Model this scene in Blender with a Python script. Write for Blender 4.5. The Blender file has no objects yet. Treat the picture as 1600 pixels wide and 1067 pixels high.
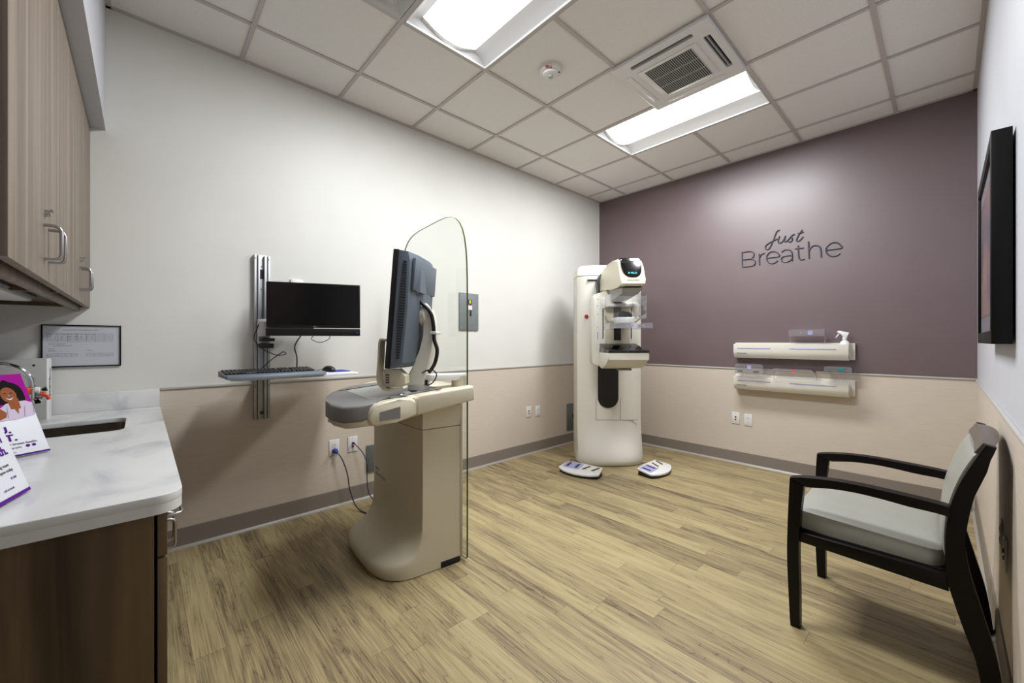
import bpy, bmesh, math, random
from mathutils import Vector, Matrix
R = math.radians
random.seed(4)
scn = bpy.context.scene
COL = scn.collection

# ------------------------------------------------------------------ materials
def lin(c, k=.80):
    def f(v):
        v /= 255.0
        return v / 12.92 if v <= .04045 else ((v + .055) / 1.055) ** 2.4
    return (f(c[0]) * k, f(c[1]) * k, f(c[2]) * k, 1)

def mat(name, rgb, rough=.5, metal=0, spec=.5, emit=None, estr=0, coat=0):
    m = bpy.data.materials.new(name); m.use_nodes = True
    b = m.node_tree.nodes['Principled BSDF']
    b.inputs['Base Color'].default_value = lin(rgb)
    b.inputs['Roughness'].default_value = rough
    b.inputs['Metallic'].default_value = metal
    b.inputs['Specular IOR Level'].default_value = spec
    if coat: b.inputs['Coat Weight'].default_value = coat
    if emit:
        b.inputs['Emission Color'].default_value = lin(emit, 1)
        b.inputs['Emission Strength'].default_value = estr
    return m

def noise_mat(name, stops, scale, stretch=(1, 1, 1), rough=.5, spec=.5, detail=6, dist=0, bump=0, bscale=None):
    """procedural colour from stretched noise in object space"""
    m = mat(name, (200, 200, 200), rough, 0, spec)
    nt = m.node_tree; N = nt.nodes; L = nt.links
    b = N['Principled BSDF']
    tc = N.new('ShaderNodeTexCoord'); mp = N.new('ShaderNodeMapping')
    mp.inputs['Scale'].default_value = stretch
    nz = N.new('ShaderNodeTexNoise'); nz.inputs['Scale'].default_value = scale
    nz.inputs['Detail'].default_value = detail; nz.inputs['Distortion'].default_value = dist
    cr = N.new('ShaderNodeValToRGB')
    el = cr.color_ramp.elements
    el[0].position, el[0].color = stops[0][0], lin(stops[0][1])
    el[1].position, el[1].color = stops[-1][0], lin(stops[-1][1])
    for p, c in stops[1:-1]:
        e = el.new(p); e.color = lin(c)
    L.new(tc.outputs['Object'], mp.inputs['Vector']); L.new(mp.outputs['Vector'], nz.inputs['Vector'])
    L.new(nz.outputs['Fac'], cr.inputs['Fac']); L.new(cr.outputs['Color'], b.inputs['Base Color'])
    if bump:
        bp = N.new('ShaderNodeBump'); bp.inputs['Strength'].default_value = bump
        bp.inputs['Distance'].default_value = .002
        n2 = N.new('ShaderNodeTexNoise'); n2.inputs['Scale'].default_value = bscale or scale * 4
        L.new(mp.outputs['Vector'], n2.inputs['Vector'])
        L.new(n2.outputs['Fac'], bp.inputs['Height']); L.new(bp.outputs['Normal'], b.inputs['Normal'])
    return m

def clear_mat(name, tint=(245, 248, 246), gloss=.06, haze=.05, hazec=(235, 238, 245)):
    m = bpy.data.materials.new(name); m.use_nodes = True
    nt = m.node_tree; N = nt.nodes; L = nt.links
    N.remove(N['Principled BSDF']); out = N['Material Output']
    tr = N.new('ShaderNodeBsdfTransparent'); tr.inputs['Color'].default_value = lin(tint, 1)
    df = N.new('ShaderNodeBsdfDiffuse'); df.inputs['Color'].default_value = lin(hazec)
    gl = N.new('ShaderNodeBsdfGlossy'); gl.inputs['Roughness'].default_value = .03
    m1 = N.new('ShaderNodeMixShader'); m1.inputs[0].default_value = haze
    m2 = N.new('ShaderNodeMixShader'); fr = N.new('ShaderNodeFresnel'); fr.inputs['IOR'].default_value = 1.45
    mul = N.new('ShaderNodeMath'); mul.operation = 'MULTIPLY'; mul.inputs[1].default_value = gloss / .04 * .9
    L.new(tr.outputs[0], m1.inputs[1]); L.new(df.outputs[0], m1.inputs[2])
    geo = N.new('ShaderNodeNewGeometry'); inv = N.new('ShaderNodeMath'); inv.operation = 'SUBTRACT'; inv.inputs[0].default_value = 1
    L.new(geo.outputs['Backfacing'], inv.inputs[1]); m3 = N.new('ShaderNodeMath'); m3.operation = 'MULTIPLY'
    L.new(fr.outputs[0], mul.inputs[0]); L.new(mul.outputs[0], m3.inputs[0]); L.new(inv.outputs[0], m3.inputs[1]); L.new(m3.outputs[0], m2.inputs[0])
    L.new(m1.outputs[0], m2.inputs[1]); L.new(gl.outputs[0], m2.inputs[2])
    L.new(m2.outputs[0], out.inputs['Surface'])
    return m

def floor_mat():
    m = mat('oak_vinyl_plank', (180, 158, 115), .42, 0, .4)
    nt = m.node_tree; N = nt.nodes; L = nt.links; b = N['Principled BSDF']
    def math_(op, a=None, bb=None, c=None):
        n = N.new('ShaderNodeMath'); n.operation = op
        for i, v in enumerate((a, bb, c)):
            if v is None: continue
            if isinstance(v, (int, float)): n.inputs[i].default_value = v
            else: L.new(v, n.inputs[i])
        return n.outputs[0]
    tc = N.new('ShaderNodeTexCoord'); sp = N.new('ShaderNodeSeparateXYZ')
    L.new(tc.outputs['Object'], sp.inputs[0])
    X, Y = sp.outputs[0], sp.outputs[1]
    W, LN = .102, 1.22
    yr = math_('DIVIDE', Y, W); row = math_('FLOOR', yr)
    wn = N.new('ShaderNodeTexWhiteNoise'); wn.noise_dimensions = '1D'; L.new(row, wn.inputs['W'])
    xs = math_('ADD', math_('DIVIDE', X, LN), math_('MULTIPLY', wn.outputs['Value'], 7.0))
    col = math_('FLOOR', xs)
    cb = N.new('ShaderNodeCombineXYZ'); L.new(row, cb.inputs[0]); L.new(col, cb.inputs[1])
    w2 = N.new('ShaderNodeTexWhiteNoise'); w2.noise_dimensions = '3D'; L.new(cb.outputs[0], w2.inputs['Vector'])
    # seams
    fy = math_('ABSOLUTE', math_('SUBTRACT', math_('FRACT', yr), .5)); fx = math_('ABSOLUTE', math_('SUBTRACT', math_('FRACT', xs), .5))
    sy = math_('GREATER_THAN', fy, .492); sx = math_('GREATER_THAN', fx, .4988)
    seam = math_('MAXIMUM', sy, sx)
    # grain, shifted per plank
    off = N.new('ShaderNodeVectorMath'); off.operation = 'SCALE'; off.inputs['Scale'].default_value = 40
    L.new(w2.outputs['Color'], off.inputs[0])
    add = N.new('ShaderNodeVectorMath'); add.operation = 'ADD'
    L.new(tc.outputs['Object'], add.inputs[0]); L.new(off.outputs[0], add.inputs[1])
    def grain(scl, s, det, dist):
        mp = N.new('ShaderNodeMapping'); mp.inputs['Scale'].default_value = scl
        L.new(add.outputs[0], mp.inputs['Vector'])
        n = N.new('ShaderNodeTexNoise'); n.inputs['Scale'].default_value = s; n.inputs['Detail'].default_value = det
        n.inputs['Distortion'].default_value = dist
        L.new(mp.outputs[0], n.inputs['Vector']); return n.outputs['Fac']
    broad = grain((1.6, 11, 1), 1.3, 4, 1.4)
    fine = grain((2.0, 95, 1), 2.0, 5, .4)
    ring = grain((1.0, 7, 1), 2.0, 1, .6)
    rings = math_('ABSOLUTE', math_('SINE', math_('MULTIPLY', ring, 46)))
    ringm = math_('POWER', math_('SUBTRACT', 1, rings), 4)
    spot = math_('MULTIPLY', ringm, math_('GREATER_THAN', broad, .5))
    f = math_('ADD', math_('MULTIPLY', broad, .52), math_('MULTIPLY', fine, .70))
    f = math_('ADD', f, math_('MULTIPLY', math_('SUBTRACT', w2.outputs['Value'], .5), .20))
    f = math_('ADD', f, math_('MULTIPLY', spot, .13))
    cr = N.new('ShaderNodeValToRGB'); el = cr.color_ramp.elements
    el[0].position, el[0].color = .36, lin((190, 173, 130))
    el[1].position, el[1].color = .92, lin((84, 68, 48))
    for p, c in ((.50, (180, 163, 120)), (.62, (163, 146, 107)), (.75, (135, 119, 90))):
        e = el.new(p); e.color = lin(c)
    L.new(f, cr.inputs['Fac'])
    mx = N.new('ShaderNodeMix'); mx.data_type = 'RGBA'
    mx.inputs['B'].default_value = lin((110, 92, 66))
    L.new(math_('MULTIPLY', seam, .55), mx.inputs['Factor']); L.new(cr.outputs['Color'], mx.inputs['A'])
    L.new(mx.outputs['Result'], b.inputs['Base Color'])
    return m

M = {}
M['wall'] = noise_mat('warm_white_paint', [(.3, (229, 228, 222)), (.7, (233, 232, 226))], 3, rough=.5, spec=.3)
M['wall_cool'] = noise_mat('cool_white', [(.3, (209, 210, 217)), (.7, (213, 214, 221))], 3, rough=.5, spec=.3)  # cooler and slightly darker than the left wall's white
M['purple'] = noise_mat('mauve_paint', [(.3, (110, 92, 94)), (.7, (114, 96, 98))], 3, rough=.40, spec=.8)
M['wains'] = noise_mat('beige_wallcovering', [(.3, (211, 197, 182)), (.5, (218, 205, 190)), (.72, (224, 212, 198))], 2.2, (3, 3, 130), rough=.5, spec=.3)
M['cap'] = mat('cap_trim', (196, 194, 190), .4)
M['base'] = mat('rubber_base', (134, 124, 114), .5)
M['base_lip'] = mat('rubber_base_toe', (172, 166, 158), .35)
M['tile'] = noise_mat('ceiling_tile', [(.35, (243, 240, 237)), (.65, (250, 248, 245))], 160, rough=.9, spec=.1, bump=.25, bscale=220)
M['tee'] = mat('ceiling_tee', (200, 193, 190), .5)
M['floor'] = floor_mat()
M['walnut'] = noise_mat('shaded_walnut_laminate', [(.3, (62, 49, 33)), (.5, (102, 83, 58)), (.7, (134, 112, 82))], 1.5, (7, 7, .5), rough=.45, spec=.4, detail=8, dist=.5)  # shaded tone of the cabinet laminate, darkness put into the colour
M['taupe'] = noise_mat('lit_linear_laminate', [(.32, (122, 109, 97)), (.5, (139, 126, 113)), (.68, (154, 141, 127))], 2.0, (28, 28, .5), rough=.5, spec=.3, detail=5)  # lit tone of the same cabinet laminate, brightness put into the colour
M['marble'] = noise_mat('quartz_top', [(.30, (176, 176, 181)), (.42, (206, 206, 208)), (.54, (224, 224, 223)), (.8, (230, 230, 229))], 2.6, (1, 1.6, 1.6), rough=.25, spec=.5, detail=9, dist=1.1)
M['steel'] = mat('brushed_steel', (128, 116, 100), .3, 1)
M['nickel'] = mat('satin_nickel', (190, 188, 188), .28, 1)
M['chrome'] = mat('chrome', (225, 225, 228), .06, 1)
M['alu'] = mat('anodised_aluminium', (178, 180, 182), .38, .75)
M['black'] = mat('black_plastic', (16, 16, 17), .4)
M['gloss_black'] = mat('gloss_black', (7, 7, 8), .12, spec=.6)
M['screen'] = mat('dark_screen', (9, 9, 10), .22)
M['slate'] = mat('slate_plastic', (98, 108, 120), .5)
M['slate_dark'] = mat('dark_slot', (18, 20, 24), .7)
M['cream'] = mat('cream_enamel', (223, 215, 190), .38)
M['cream_dark'] = mat('taupe_enamel', (208, 200, 178), .42)
M['ivory'] = mat('ivory_enamel', (233, 229, 217), .35)
M['white'] = mat('white_plastic', (236, 235, 234), .38)
M['greyplastic'] = mat('grey_plastic', (132, 130, 128), .5)
M['lightgrey'] = mat('light_grey_plastic', (178, 178, 174), .45)
M['dgrey'] = mat('dark_grey_plastic', (62, 63, 66), .35)
M['panelgrey'] = mat('grey_painted_steel', (128, 134, 136), .45)
M['boxgrey'] = mat('grey_box_cover', (118, 122, 120), .45, .3)
M['red'] = mat('red_plastic', (186, 30, 28), .4)
M['orange'] = mat('orange_plastic', (226, 72, 20), .4)
M['blue'] = mat('blue_plastic', (54, 60, 150), .45)
M['bluepad'] = mat('blue_pad', (32, 46, 190), .6)
M['purple_ink'] = mat('purple_ink', (92, 36, 140), .8, 0, .08)
M['magenta'] = mat('magenta_ink', (168, 26, 150), .8, 0, .08)
M['lilac'] = mat('lilac_ink', (170, 168, 214), .5)
M['paper'] = mat('paper_white', (228, 230, 236), .5)
M['paper_grey'] = mat('chart_paper', (206, 208, 216), .25)
M['ink'] = mat('grey_ink', (86, 88, 98), .6)
M['skin'] = mat('printed_skin', (158, 94, 60), .8, 0, .08)
M['hair'] = mat('printed_hair', (30, 26, 26), .8, 0, .08)
M['shirt'] = mat('printed_shirt', (214, 200, 220), .8, 0, .08)
M['shirt2'] = mat('printed_shirt_fold', (182, 158, 192), .8, 0, .08)
M['teal'] = mat('teal_label', (0, 140, 136), .5)
M['rose'] = mat('rose_label', (214, 90, 104), .5)
M['yellow'] = mat('yellow_label', (206, 206, 40), .5)
M['display'] = mat('display_text', (60, 210, 220), .5, emit=(60, 210, 220), estr=.8)
M['letter'] = mat('wall_letter', (84, 84, 94), .35, .3)
M['espresso'] = mat('espresso_wood', (14, 9, 8), .38, spec=.22)
M['rail'] = mat('sheen_wood_rail', (92, 80, 74), .3)  # dark wood, lightened to carry its reflected light in the colour
M['vinyl'] = noise_mat('grey_green_vinyl', [(.3, (160, 160, 150)), (.7, (166, 166, 156))], 6, rough=.42, spec=.45)
M['frame_black'] = mat('picture_frame_black', (6, 6, 6), .5, 0, .25)
M['art'] = noise_mat('muted_print', [(.3, (80, 92, 120)), (.45, (150, 120, 130)), (.58, (186, 150, 120)), (.75, (140, 150, 160))], 3.2, rough=.12, spec=.5)
M['mat_dark'] = mat('print_mat', (120, 120, 128), .3)
M['glass'] = clear_mat('clear_glass', (252, 253, 251), .05, .015, (228, 230, 222))
M['glass_edge'] = mat('green_glass_edge', (92, 108, 44), .25)
M['acrylic'] = clear_mat('clear_acrylic', (250, 250, 252), .10, .085, (236, 236, 240))
M['lamp'] = mat('lamp_lens', (255, 255, 255), .5, emit=(248, 251, 255), estr=3.0)
M['reflector'] = mat('troffer_reflector', (240, 240, 240), .5)
M['cable'] = mat('black_cable', (20, 19, 22), .5)
M['cable_grey'] = mat('grey_blue_cable', (60, 56, 70), .5)
M['cable_blue'] = mat('indigo_cable', (54, 50, 116), .5)

# ------------------------------------------------------------------ mesh builder
class MB:
    def __init__(s, xf=None):
        s.bm = bmesh.new(); s.xf = xf
    def _add(s, b, bev=0, seg=2, edges=None):
        if bev:
            bmesh.ops.bevel(b, geom=edges if edges is not None else b.edges[:], offset=bev, segments=seg, profile=.5, affect='EDGES', clamp_overlap=True)
        if s.xf is not None: bmesh.ops.transform(b, matrix=s.xf, verts=b.verts)
        bmesh.ops.recalc_face_normals(b, faces=b.faces[:])
        me = bpy.data.meshes.new('t'); b.to_mesh(me); b.free()
        s.bm.from_mesh(me); bpy.data.meshes.remove(me)
        return s
    def box(s, x0, x1, y0, y1, z0, z1, bev=0, seg=2):
        b = bmesh.new()
        v = [b.verts.new((x, y, z)) for x in (x0, x1) for y in (y0, y1) for z in (z0, z1)]
        for f in ((0, 1, 3, 2), (4, 6, 7, 5), (0, 4, 5, 1), (2, 3, 7, 6), (0, 2, 6, 4), (1, 5, 7, 3)):
            b.faces.new([v[i] for i in f])
        return s._add(b, bev, seg)
    def prism(s, outl, h0, h1, axis='z', bev=0, seg=2):
        """h0/h1 number or function(a,b)"""
        b = bmesh.new()
        f0 = h0 if callable(h0) else (lambda a, c: h0); f1 = h1 if callable(h1) else (lambda a, c: h1)
        def P(a, c, h): return {'z': (a, c, h), 'y': (a, h, c), 'x': (h, a, c)}[axis]
        lo = [b.verts.new(P(a, c, f0(a, c))) for a, c in outl]; hi = [b.verts.new(P(a, c, f1(a, c))) for a, c in outl]
        n = len(outl)
        b.faces.new(lo); b.faces.new(hi)
        for i in range(n): b.faces.new((lo[i], lo[(i + 1) % n], hi[(i + 1) % n], hi[i]))
        ed = [e for e in b.edges if len([f for f in e.link_faces if len(f.verts) == n and n > 4]) == 1] if n > 4 else b.edges[:]
        return s._add(b, bev, seg, ed)
    def loft(s, rings, cap=True, closed=True):
        b = bmesh.new()
        vs = [[b.verts.new(p) for p in r] for r in rings]; n = len(rings[0])
        for i in range(len(vs) - 1):
            for j in range(n if closed else n - 1):
                b.faces.new((vs[i][j], vs[i][(j + 1) % n], vs[i + 1][(j + 1) % n], vs[i + 1][j]))
        if cap:
            b.faces.new(vs[0][::-1]); b.faces.new(vs[-1])
        return s._add(b)
    def tube(s, pts, r, n=10, flat=None):
        pts = [Vector(p) for p in pts]; rings = []
        up = Vector((0, 0, 1)); prev = None
        rr = r if isinstance(r, (list, tuple)) else [r] * len(pts)
        for i, p in enumerate(pts):
            d = (pts[min(i + 1, len(pts) - 1)] - pts[max(i - 1, 0)]).normalized()
            if prev is None:
                a = d.cross(up)
                if a.length < 1e-3: a = d.cross(Vector((1, 0, 0)))
                a.normalize()
            else:
                a = (prev - d * prev.dot(d)).normalized()
            prev = a; c = d.cross(a)
            rings.append([p + a * math.cos(t) * rr[i] + c * math.sin(t) * rr[i] for t in [2 * math.pi * k / n for k in range(n)]])
        return s.loft(rings)
    def cyl(s, p0, p1, r0, r1=None, n=28, bev=0):
        p0, p1 = Vector(p0), Vector(p1); r1 = r0 if r1 is None else r1
        if bev:
            d = (p1 - p0).normalized() * bev
            return s.tube([p0, p0 + d * .001, p0 + d, p1 - d, p1 - d * .001, p1], [r0 - bev, r0 - bev, r0, r1, r1 - bev, r1 - bev], n)
        return s.tube([p0, p1], [r0, r1], n)
    def ball(s, c, r, n=20):
        r = r if isinstance(r, (tuple, list)) else (r, r, r)
        b = bmesh.new(); bmesh.ops.create_uvsphere(b, u_segments=n, v_segments=n // 2 + 2, radius=1)
        bmesh.ops.transform(b, matrix=Matrix.Translation(c) @ Matrix.Diagonal((*r, 1)), verts=b.verts)
        return s._add(b)
    def lathe(s, prof, c=(0, 0, 0), n=40):
        return s.loft([[(c[0] + r * math.cos(t), c[1] + r * math.sin(t), c[2] + z) for t in [2 * math.pi * k / n for k in range(n)]] for r, z in prof])
    def poly(s, pts):
        b = bmesh.new(); b.faces.new([b.verts.new(p) for p in pts]); return s._add(b)
    def build(s, name, m, parent=None, label=None, smooth=38):
        me = bpy.data.meshes.new(name); s.bm.to_mesh(me); s.bm.free()
        if smooth:
            for p in me.polygons: p.use_smooth = True
            me.set_sharp_from_angle(angle=R(smooth))
        me.materials.append(M[m] if isinstance(m, str) else m)
        o = bpy.data.objects.new(name, me); COL.objects.link(o)
        if parent: o.parent = parent
        if label: o['label'] = label
        return o

def cr(pts, k=8, closed=False):
    """catmull-rom through points"""
    P = [Vector(p) for p in pts]; out = []; n = len(P)
    for i in range(n if closed else n - 1):
        if closed: a, b, c, d = P[(i - 1) % n], P[i], P[(i + 1) % n], P[(i + 2) % n]
        else: a, b, c, d = P[max(i - 1, 0)], P[i], P[i + 1], P[min(i + 2, n - 1)]
        for j in range(k):
            t = j / k
            out.append(.5 * ((2 * b) + (c - a) * t + (2 * a - 5 * b + 4 * c - d) * t * t + (3 * b - a - 3 * c + d) * t ** 3))
    if not closed: out.append(P[-1])
    return out
def cr2(pts, k=8, closed=False): return [(v.x, v.y) for v in cr([(a, b, 0) for a, b in pts], k, closed)]

def rrect(x0, x1, y0, y1, r, n=5, rs=None):
    rs = rs or (r, r, r, r); out = []
    for (cx, cy, a0, rr) in ((x1, y1, 0, rs[0]), (x0, y1, 90, rs[1]), (x0, y0, 180, rs[2]), (x1, y0, 270, rs[3])):
        sx = cx - rr if cx == x1 else cx + rr; sy = cy - rr if cy == y1 else cy + rr
        if rr < 1e-5: out.append((cx, cy)); continue
        for k in range(n + 1):
            t = R(a0 + 90 * k / n); out.append((sx + rr * math.cos(t), sy + rr * math.sin(t)))
    return out

def plate_holes(name, outer, holes, z0, z1, m, parent=None, bev=0):
    cu = bpy.data.curves.new(name, 'CURVE'); cu.dimensions = '2D'; cu.fill_mode = 'BOTH'
    for pts in [outer] + holes:
        sp = cu.splines.new('POLY'); sp.points.add(len(pts) - 1); sp.use_cyclic_u = True
        for p, q in zip(sp.points, pts): p.co = (q[0], q[1], 0, 1)
    cu.extrude = (z1 - z0) / 2 - bev; cu.bevel_depth = bev; cu.bevel_resolution = 2
    if bev: cu.offset = -bev
    t = bpy.data.objects.new('t', cu); COL.objects.link(t)
    dg = bpy.context.evaluated_depsgraph_get(); me = bpy.data.meshes.new_from_object(t.evaluated_get(dg))
    bpy.data.objects.remove(t); bpy.data.curves.remove(cu)
    me.transform(Matrix.Translation((0, 0, (z0 + z1) / 2)))
    me.name = name; me.materials.clear(); me.materials.append(M[m])
    for p in me.polygons: p.use_smooth = True
    me.set_sharp_from_angle(angle=R(38))
    o = bpy.data.objects.new(name, me); COL.objects.link(o)
    if parent: o.parent = parent
    return o

def frame_mx(o, right, up):
    r = Vector(right).normalized(); u = Vector(up); u = (u - r * u.dot(r)).normalized(); n = r.cross(u)
    m = Matrix.Identity(4)
    for i, v in enumerate((r, u, n)):
        for k in range(3): m[k][i] = v[k]
    m.translation = Vector(o); return m

def text(s, size, m, parent, mx, name='lettering', ext=.0006, align='LEFT', shear=0, bold=0, sx=1):
    cu = bpy.data.curves.new('txt', 'FONT'); cu.body = s; cu.size = size; cu.extrude = ext; cu.align_x = align
    cu.shear = shear; cu.offset = bold; cu.resolution_u = 4
    t = bpy.data.objects.new('t', cu); COL.objects.link(t)
    dg = bpy.context.evaluated_depsgraph_get(); me = bpy.data.meshes.new_from_object(t.evaluated_get(dg))
    bpy.data.objects.remove(t); bpy.data.curves.remove(cu)
    me.transform(mx @ Matrix.Diagonal((sx, 1, 1, 1))); me.name = name; me.materials.clear(); me.materials.append(M[m])
    o = bpy.data.objects.new(name, me); COL.objects.link(o)
    if parent: o.parent = parent
    return o

def thing(name, label, cat, loc=(0, 0, 0), rz=0, group=None):
    o = bpy.data.objects.new(name, None); COL.objects.link(o)
    o.empty_display_size = .1; o.location = loc; o.rotation_euler = (0, 0, rz)
    o['label'] = label; o['category'] = cat
    if group: o['group'] = group
    return o
def tag(o, label, cat, group=None):
    o['label'] = label; o['category'] = cat
    if group: o['group'] = group
    return o
def struct(name, mb, m, label=None, parent=None):
    o = mb.build(name, m, parent) if isinstance(mb, MB) else mb
    o['kind'] = 'structure'
    if label: o['label'] = label
    return o

# ------------------------------------------------------------------ room
W = 3.2535; D = -5.05; H = 3.05; RAIL = .955
struct('floor', MB().box(-.1, W + .1, D - .1, .1, -.1, 0), 'floor', 'light oak vinyl plank floor')
struct('wall_left', MB().box(-.1, 0, D - .1, .1, 0, H + .25), 'wall', 'white side wall carrying the computer and the chart')
struct('wall_back', MB().box(0, W, 0, .1, 0, H + .25), 'purple', 'mauve accent wall with lettering')
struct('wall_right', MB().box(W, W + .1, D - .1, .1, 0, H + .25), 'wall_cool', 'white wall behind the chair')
struct('wall_front', MB().box(0, 1.95, D - .1, D, 0, H + .25), 'wall_cool', 'white wall behind the counter, cut short by a made-up opening')  # opening past the wall end is added out of view to cut bounced light
XS = [0, .395, 1.0, 1.605, 2.205, 2.83, W]
YS = [0, -.291, -.902, -1.513, -2.123, -2.734, -3.345, -3.956, -4.576]
holes = {(2, 5), (3, 5), (2, 2), (3, 2), (3, 3), (2, 6)}
c = MB()
for i in range(6):
    for j in range(8):
        if (i, j) in holes: continue
        c.box(XS[i], XS[i + 1], YS[j + 1], YS[j], 3.058, 3.075)
c.box(-.1, W + .1, D - .1, .1, H + .25, H + .3)
struct('ceiling', c, 'tile', 'suspended ceiling of white square tiles')
c = MB()
for x in XS[1:-1]:
    segs = [(YS[-1], 0)]
    if x == 1.605: segs = [(YS[-1], -3.345), (-2.734, -2.123), (-1.513 + .0, -1.513), (-.902, 0)]
    for y0, y1 in segs:
        if y1 > y0: c.box(x - .012, x + .012, y0, y1, H, H + .03)
for y in YS[1:-1]:
    for x0, x1 in [(0, W)]: c.box(x0, x1, y - .012, y + .012, H - .0004, H + .03)
for b in ((0, .022, YS[-1], 0), (W - .022, W, YS[-1], 0), (0, W, -.022, 0), (0, W, YS[-1], YS[-1] + .022)):
    c.box(*b, H - .0008, H + .03)
struct('trim_1', c, 'tee', 'ceiling grid of narrow metal tees')
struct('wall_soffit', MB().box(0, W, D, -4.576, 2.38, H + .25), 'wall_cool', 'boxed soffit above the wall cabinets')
# wainscot, cap rail, baseboards
wt = .004
struct('trim_2', MB().box(0, wt, D, 0, 0, RAIL), 'wains', 'beige wallcovering below the rail on the left wall')
struct('trim_3', MB().box(wt, W - wt, -wt, 0, 0, RAIL), 'wains', 'beige wallcovering below the rail on the mauve wall')
struct('trim_4', MB().box(W - wt, W, D, 0, 0, RAIL), 'wains', 'beige wallcovering below the rail on the right wall')
struct('trim_5', MB().box(0, .012, -4.353, 0, RAIL - .006, RAIL + .008, .003), 'cap', 'pale cap rail along the left wall')
struct('trim_6', MB().box(.012, W - .012, -.012, 0, RAIL - .006, RAIL + .008, .003), 'cap', 'pale cap rail along the mauve wall')
struct('trim_7', MB().box(W - .012, W, D, 0, RAIL - .006, RAIL + .008, .003), 'cap', 'pale cap rail along the right wall')
def baseboard(name, ax, val, a0, a1, sgn, label):
    p1, p2 = [(0, .016), (0, .118), (.006, .118), (.009, .10), (.009, .03), (.012, .016)], [(0, 0), (.024, 0), (.02, .008), (.012, .016), (0, .016)]
    for k, (p, m) in enumerate(((p1, 'base'), (p2, 'base_lip'))):
        mb = MB()
        if ax == 'x': mb.prism([(val + sgn * a, b) for a, b in p], a0, a1, 'y')
        else: mb.prism([(val + sgn * a, b) for a, b in p], a0, a1, 'x')
        if k == 0: o = struct(name, mb, m, label)
        else: struct('toe_lip', mb, m, None, o)
baseboard('baseboard_left', 'x', wt, -4.38, 0, 1, 'taupe rubber baseboard along the left wall')
baseboard('baseboard_back', 'y', -wt, .03, W - .03, -1, 'taupe rubber baseboard along the mauve wall')
baseboard('baseboard_right', 'x', W - wt, D, 0, -1, 'taupe rubber baseboard along the right wall')

# ------------------------------------------------------------------ ceiling fixtures
def troffer(x0, x1, y0, y1, label, group):
    t = thing('ceiling_light', label, 'ceiling light', ((x0 + x1) / 2, (y0 + y1) / 2, H), 0, group)
    hx, hy = (x1 - x0) / 2 - .013, (y1 - y0) / 2 - .013
    f = MB()
    f.box(-hx, hx, -hy, -hy + .006, -.002, .09); f.box(-hx, hx, hy - .006, hy, -.002, .09)
    f.box(-hx, -hx + .006, -hy, hy, -.002, .09); f.box(hx - .006, hx, -hy, hy, -.002, .09)
    f.build('housing', 'reflector', t)
    prof = [(-hy + .006, .004), (-hy + .03, .03), (-.235, .052), (-.19, .066)]
    for s in (-1, 1):
        MB().loft([[(x, s * y, z) for y, z in prof] + [(x, s * y, z + .004) for y, z in prof[::-1]] for x in (-hx + .006, hx - .006)]).build('reflector', 'reflector', t)
    lens = [(-.19, .064)] + [(-.19 + .38 * k / 14, .064 - .05 * math.sin(math.pi * k / 14)) for k in range(1, 14)] + [(.19, .064)]
    MB().loft([[(x, y, z) for y, z in lens] + [(x, .19, .09), (x, -.19, .09)] for x in (-hx + .03, hx - .03)]).build('lens', 'lamp', t, 'glowing curved lens')
    for x in (-hx + .006, hx - .03):
        MB().loft([[(xx, y, z - .003) for y, z in lens] + [(xx, .19, .09), (xx, -.19, .09)] for xx in (x, x + .024)]).build('end_cap', 'reflector', t)
    la = bpy.data.lights.new('tube_light', 'AREA'); la.shape = 'RECTANGLE'; la.size = 2 * hx - .07; la.size_y = .36
    la.energy = LAMP_W; la.color = (.95, .975, 1.0)
    lo = bpy.data.objects.new('tube_light', la); COL.objects.link(lo); lo.parent = t; lo.location = (0, 0, .010)
    return t
LAMP_W = 70
troffer(1.0, 2.205, -3.345, -2.734, 'lit recessed ceiling light next to the square air diffuser, nearer the cabinets', 'recessed ceiling lights')
troffer(1.0, 2.205, -1.513, -.902, 'lit recessed ceiling light beside the ceiling air conditioner, nearer the mauve wall', 'recessed ceiling lights')

t = thing('ceiling_air_conditioner', 'white ceiling cassette air conditioner with slatted centre grille', 'air conditioner', (1.896, -1.813, H))
plate_holes('face_panel', rrect(-.31, .31, -.318, .318, .012), [rrect(-.2, .2, -.272, -.238, .01), rrect(.232, .272, -.19, .19, .01)], -.032, -.002, 'white', t, .003)
MB().box(-.29, .29, -.29, .29, -.002, .2).build('body', 'white', t)
MB().box(-.2, .2, -.272, -.238, -.006, -.001).build('air_slot', 'slate_dark', t, 'dark open air slot'); MB().box(.232, .272, -.19, .19, -.006, -.001).build('air_slot', 'slate_dark', t, 'dark open air slot')
MB().box(-.195, .195, -.258, -.252, -.030, -.008, .001).build('louver', 'greyplastic', t); MB().box(.248, .254, -.185, .185, -.030, -.008, .001).build('louver', 'lightgrey', t)
for b in ((-.272, -.238, -.19, .19), (-.2, .2, .238, .272)):
    MB().box(*b, -.036, -.031, .002).build('louver', 'white', t)
g = MB(); g.box(-.19, .19, -.19, .19, -.038, -.031, .003); g.build('grille_frame', 'white', t)
MB().box(-.15, .15, -.165, .165, -.0395, -.0375).build('grille_recess', 'slate_dark', t)
g = MB()
for k in range(25): g.box(-.152 + k * .0126, -.1475 + k * .0126, -.165, .165, -.0425, -.039)
for y in (-.055, .055): g.box(-.152, .154, y - .003, y + .003, -.043, -.039)
g.build('grille', 'lightgrey', t)

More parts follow.
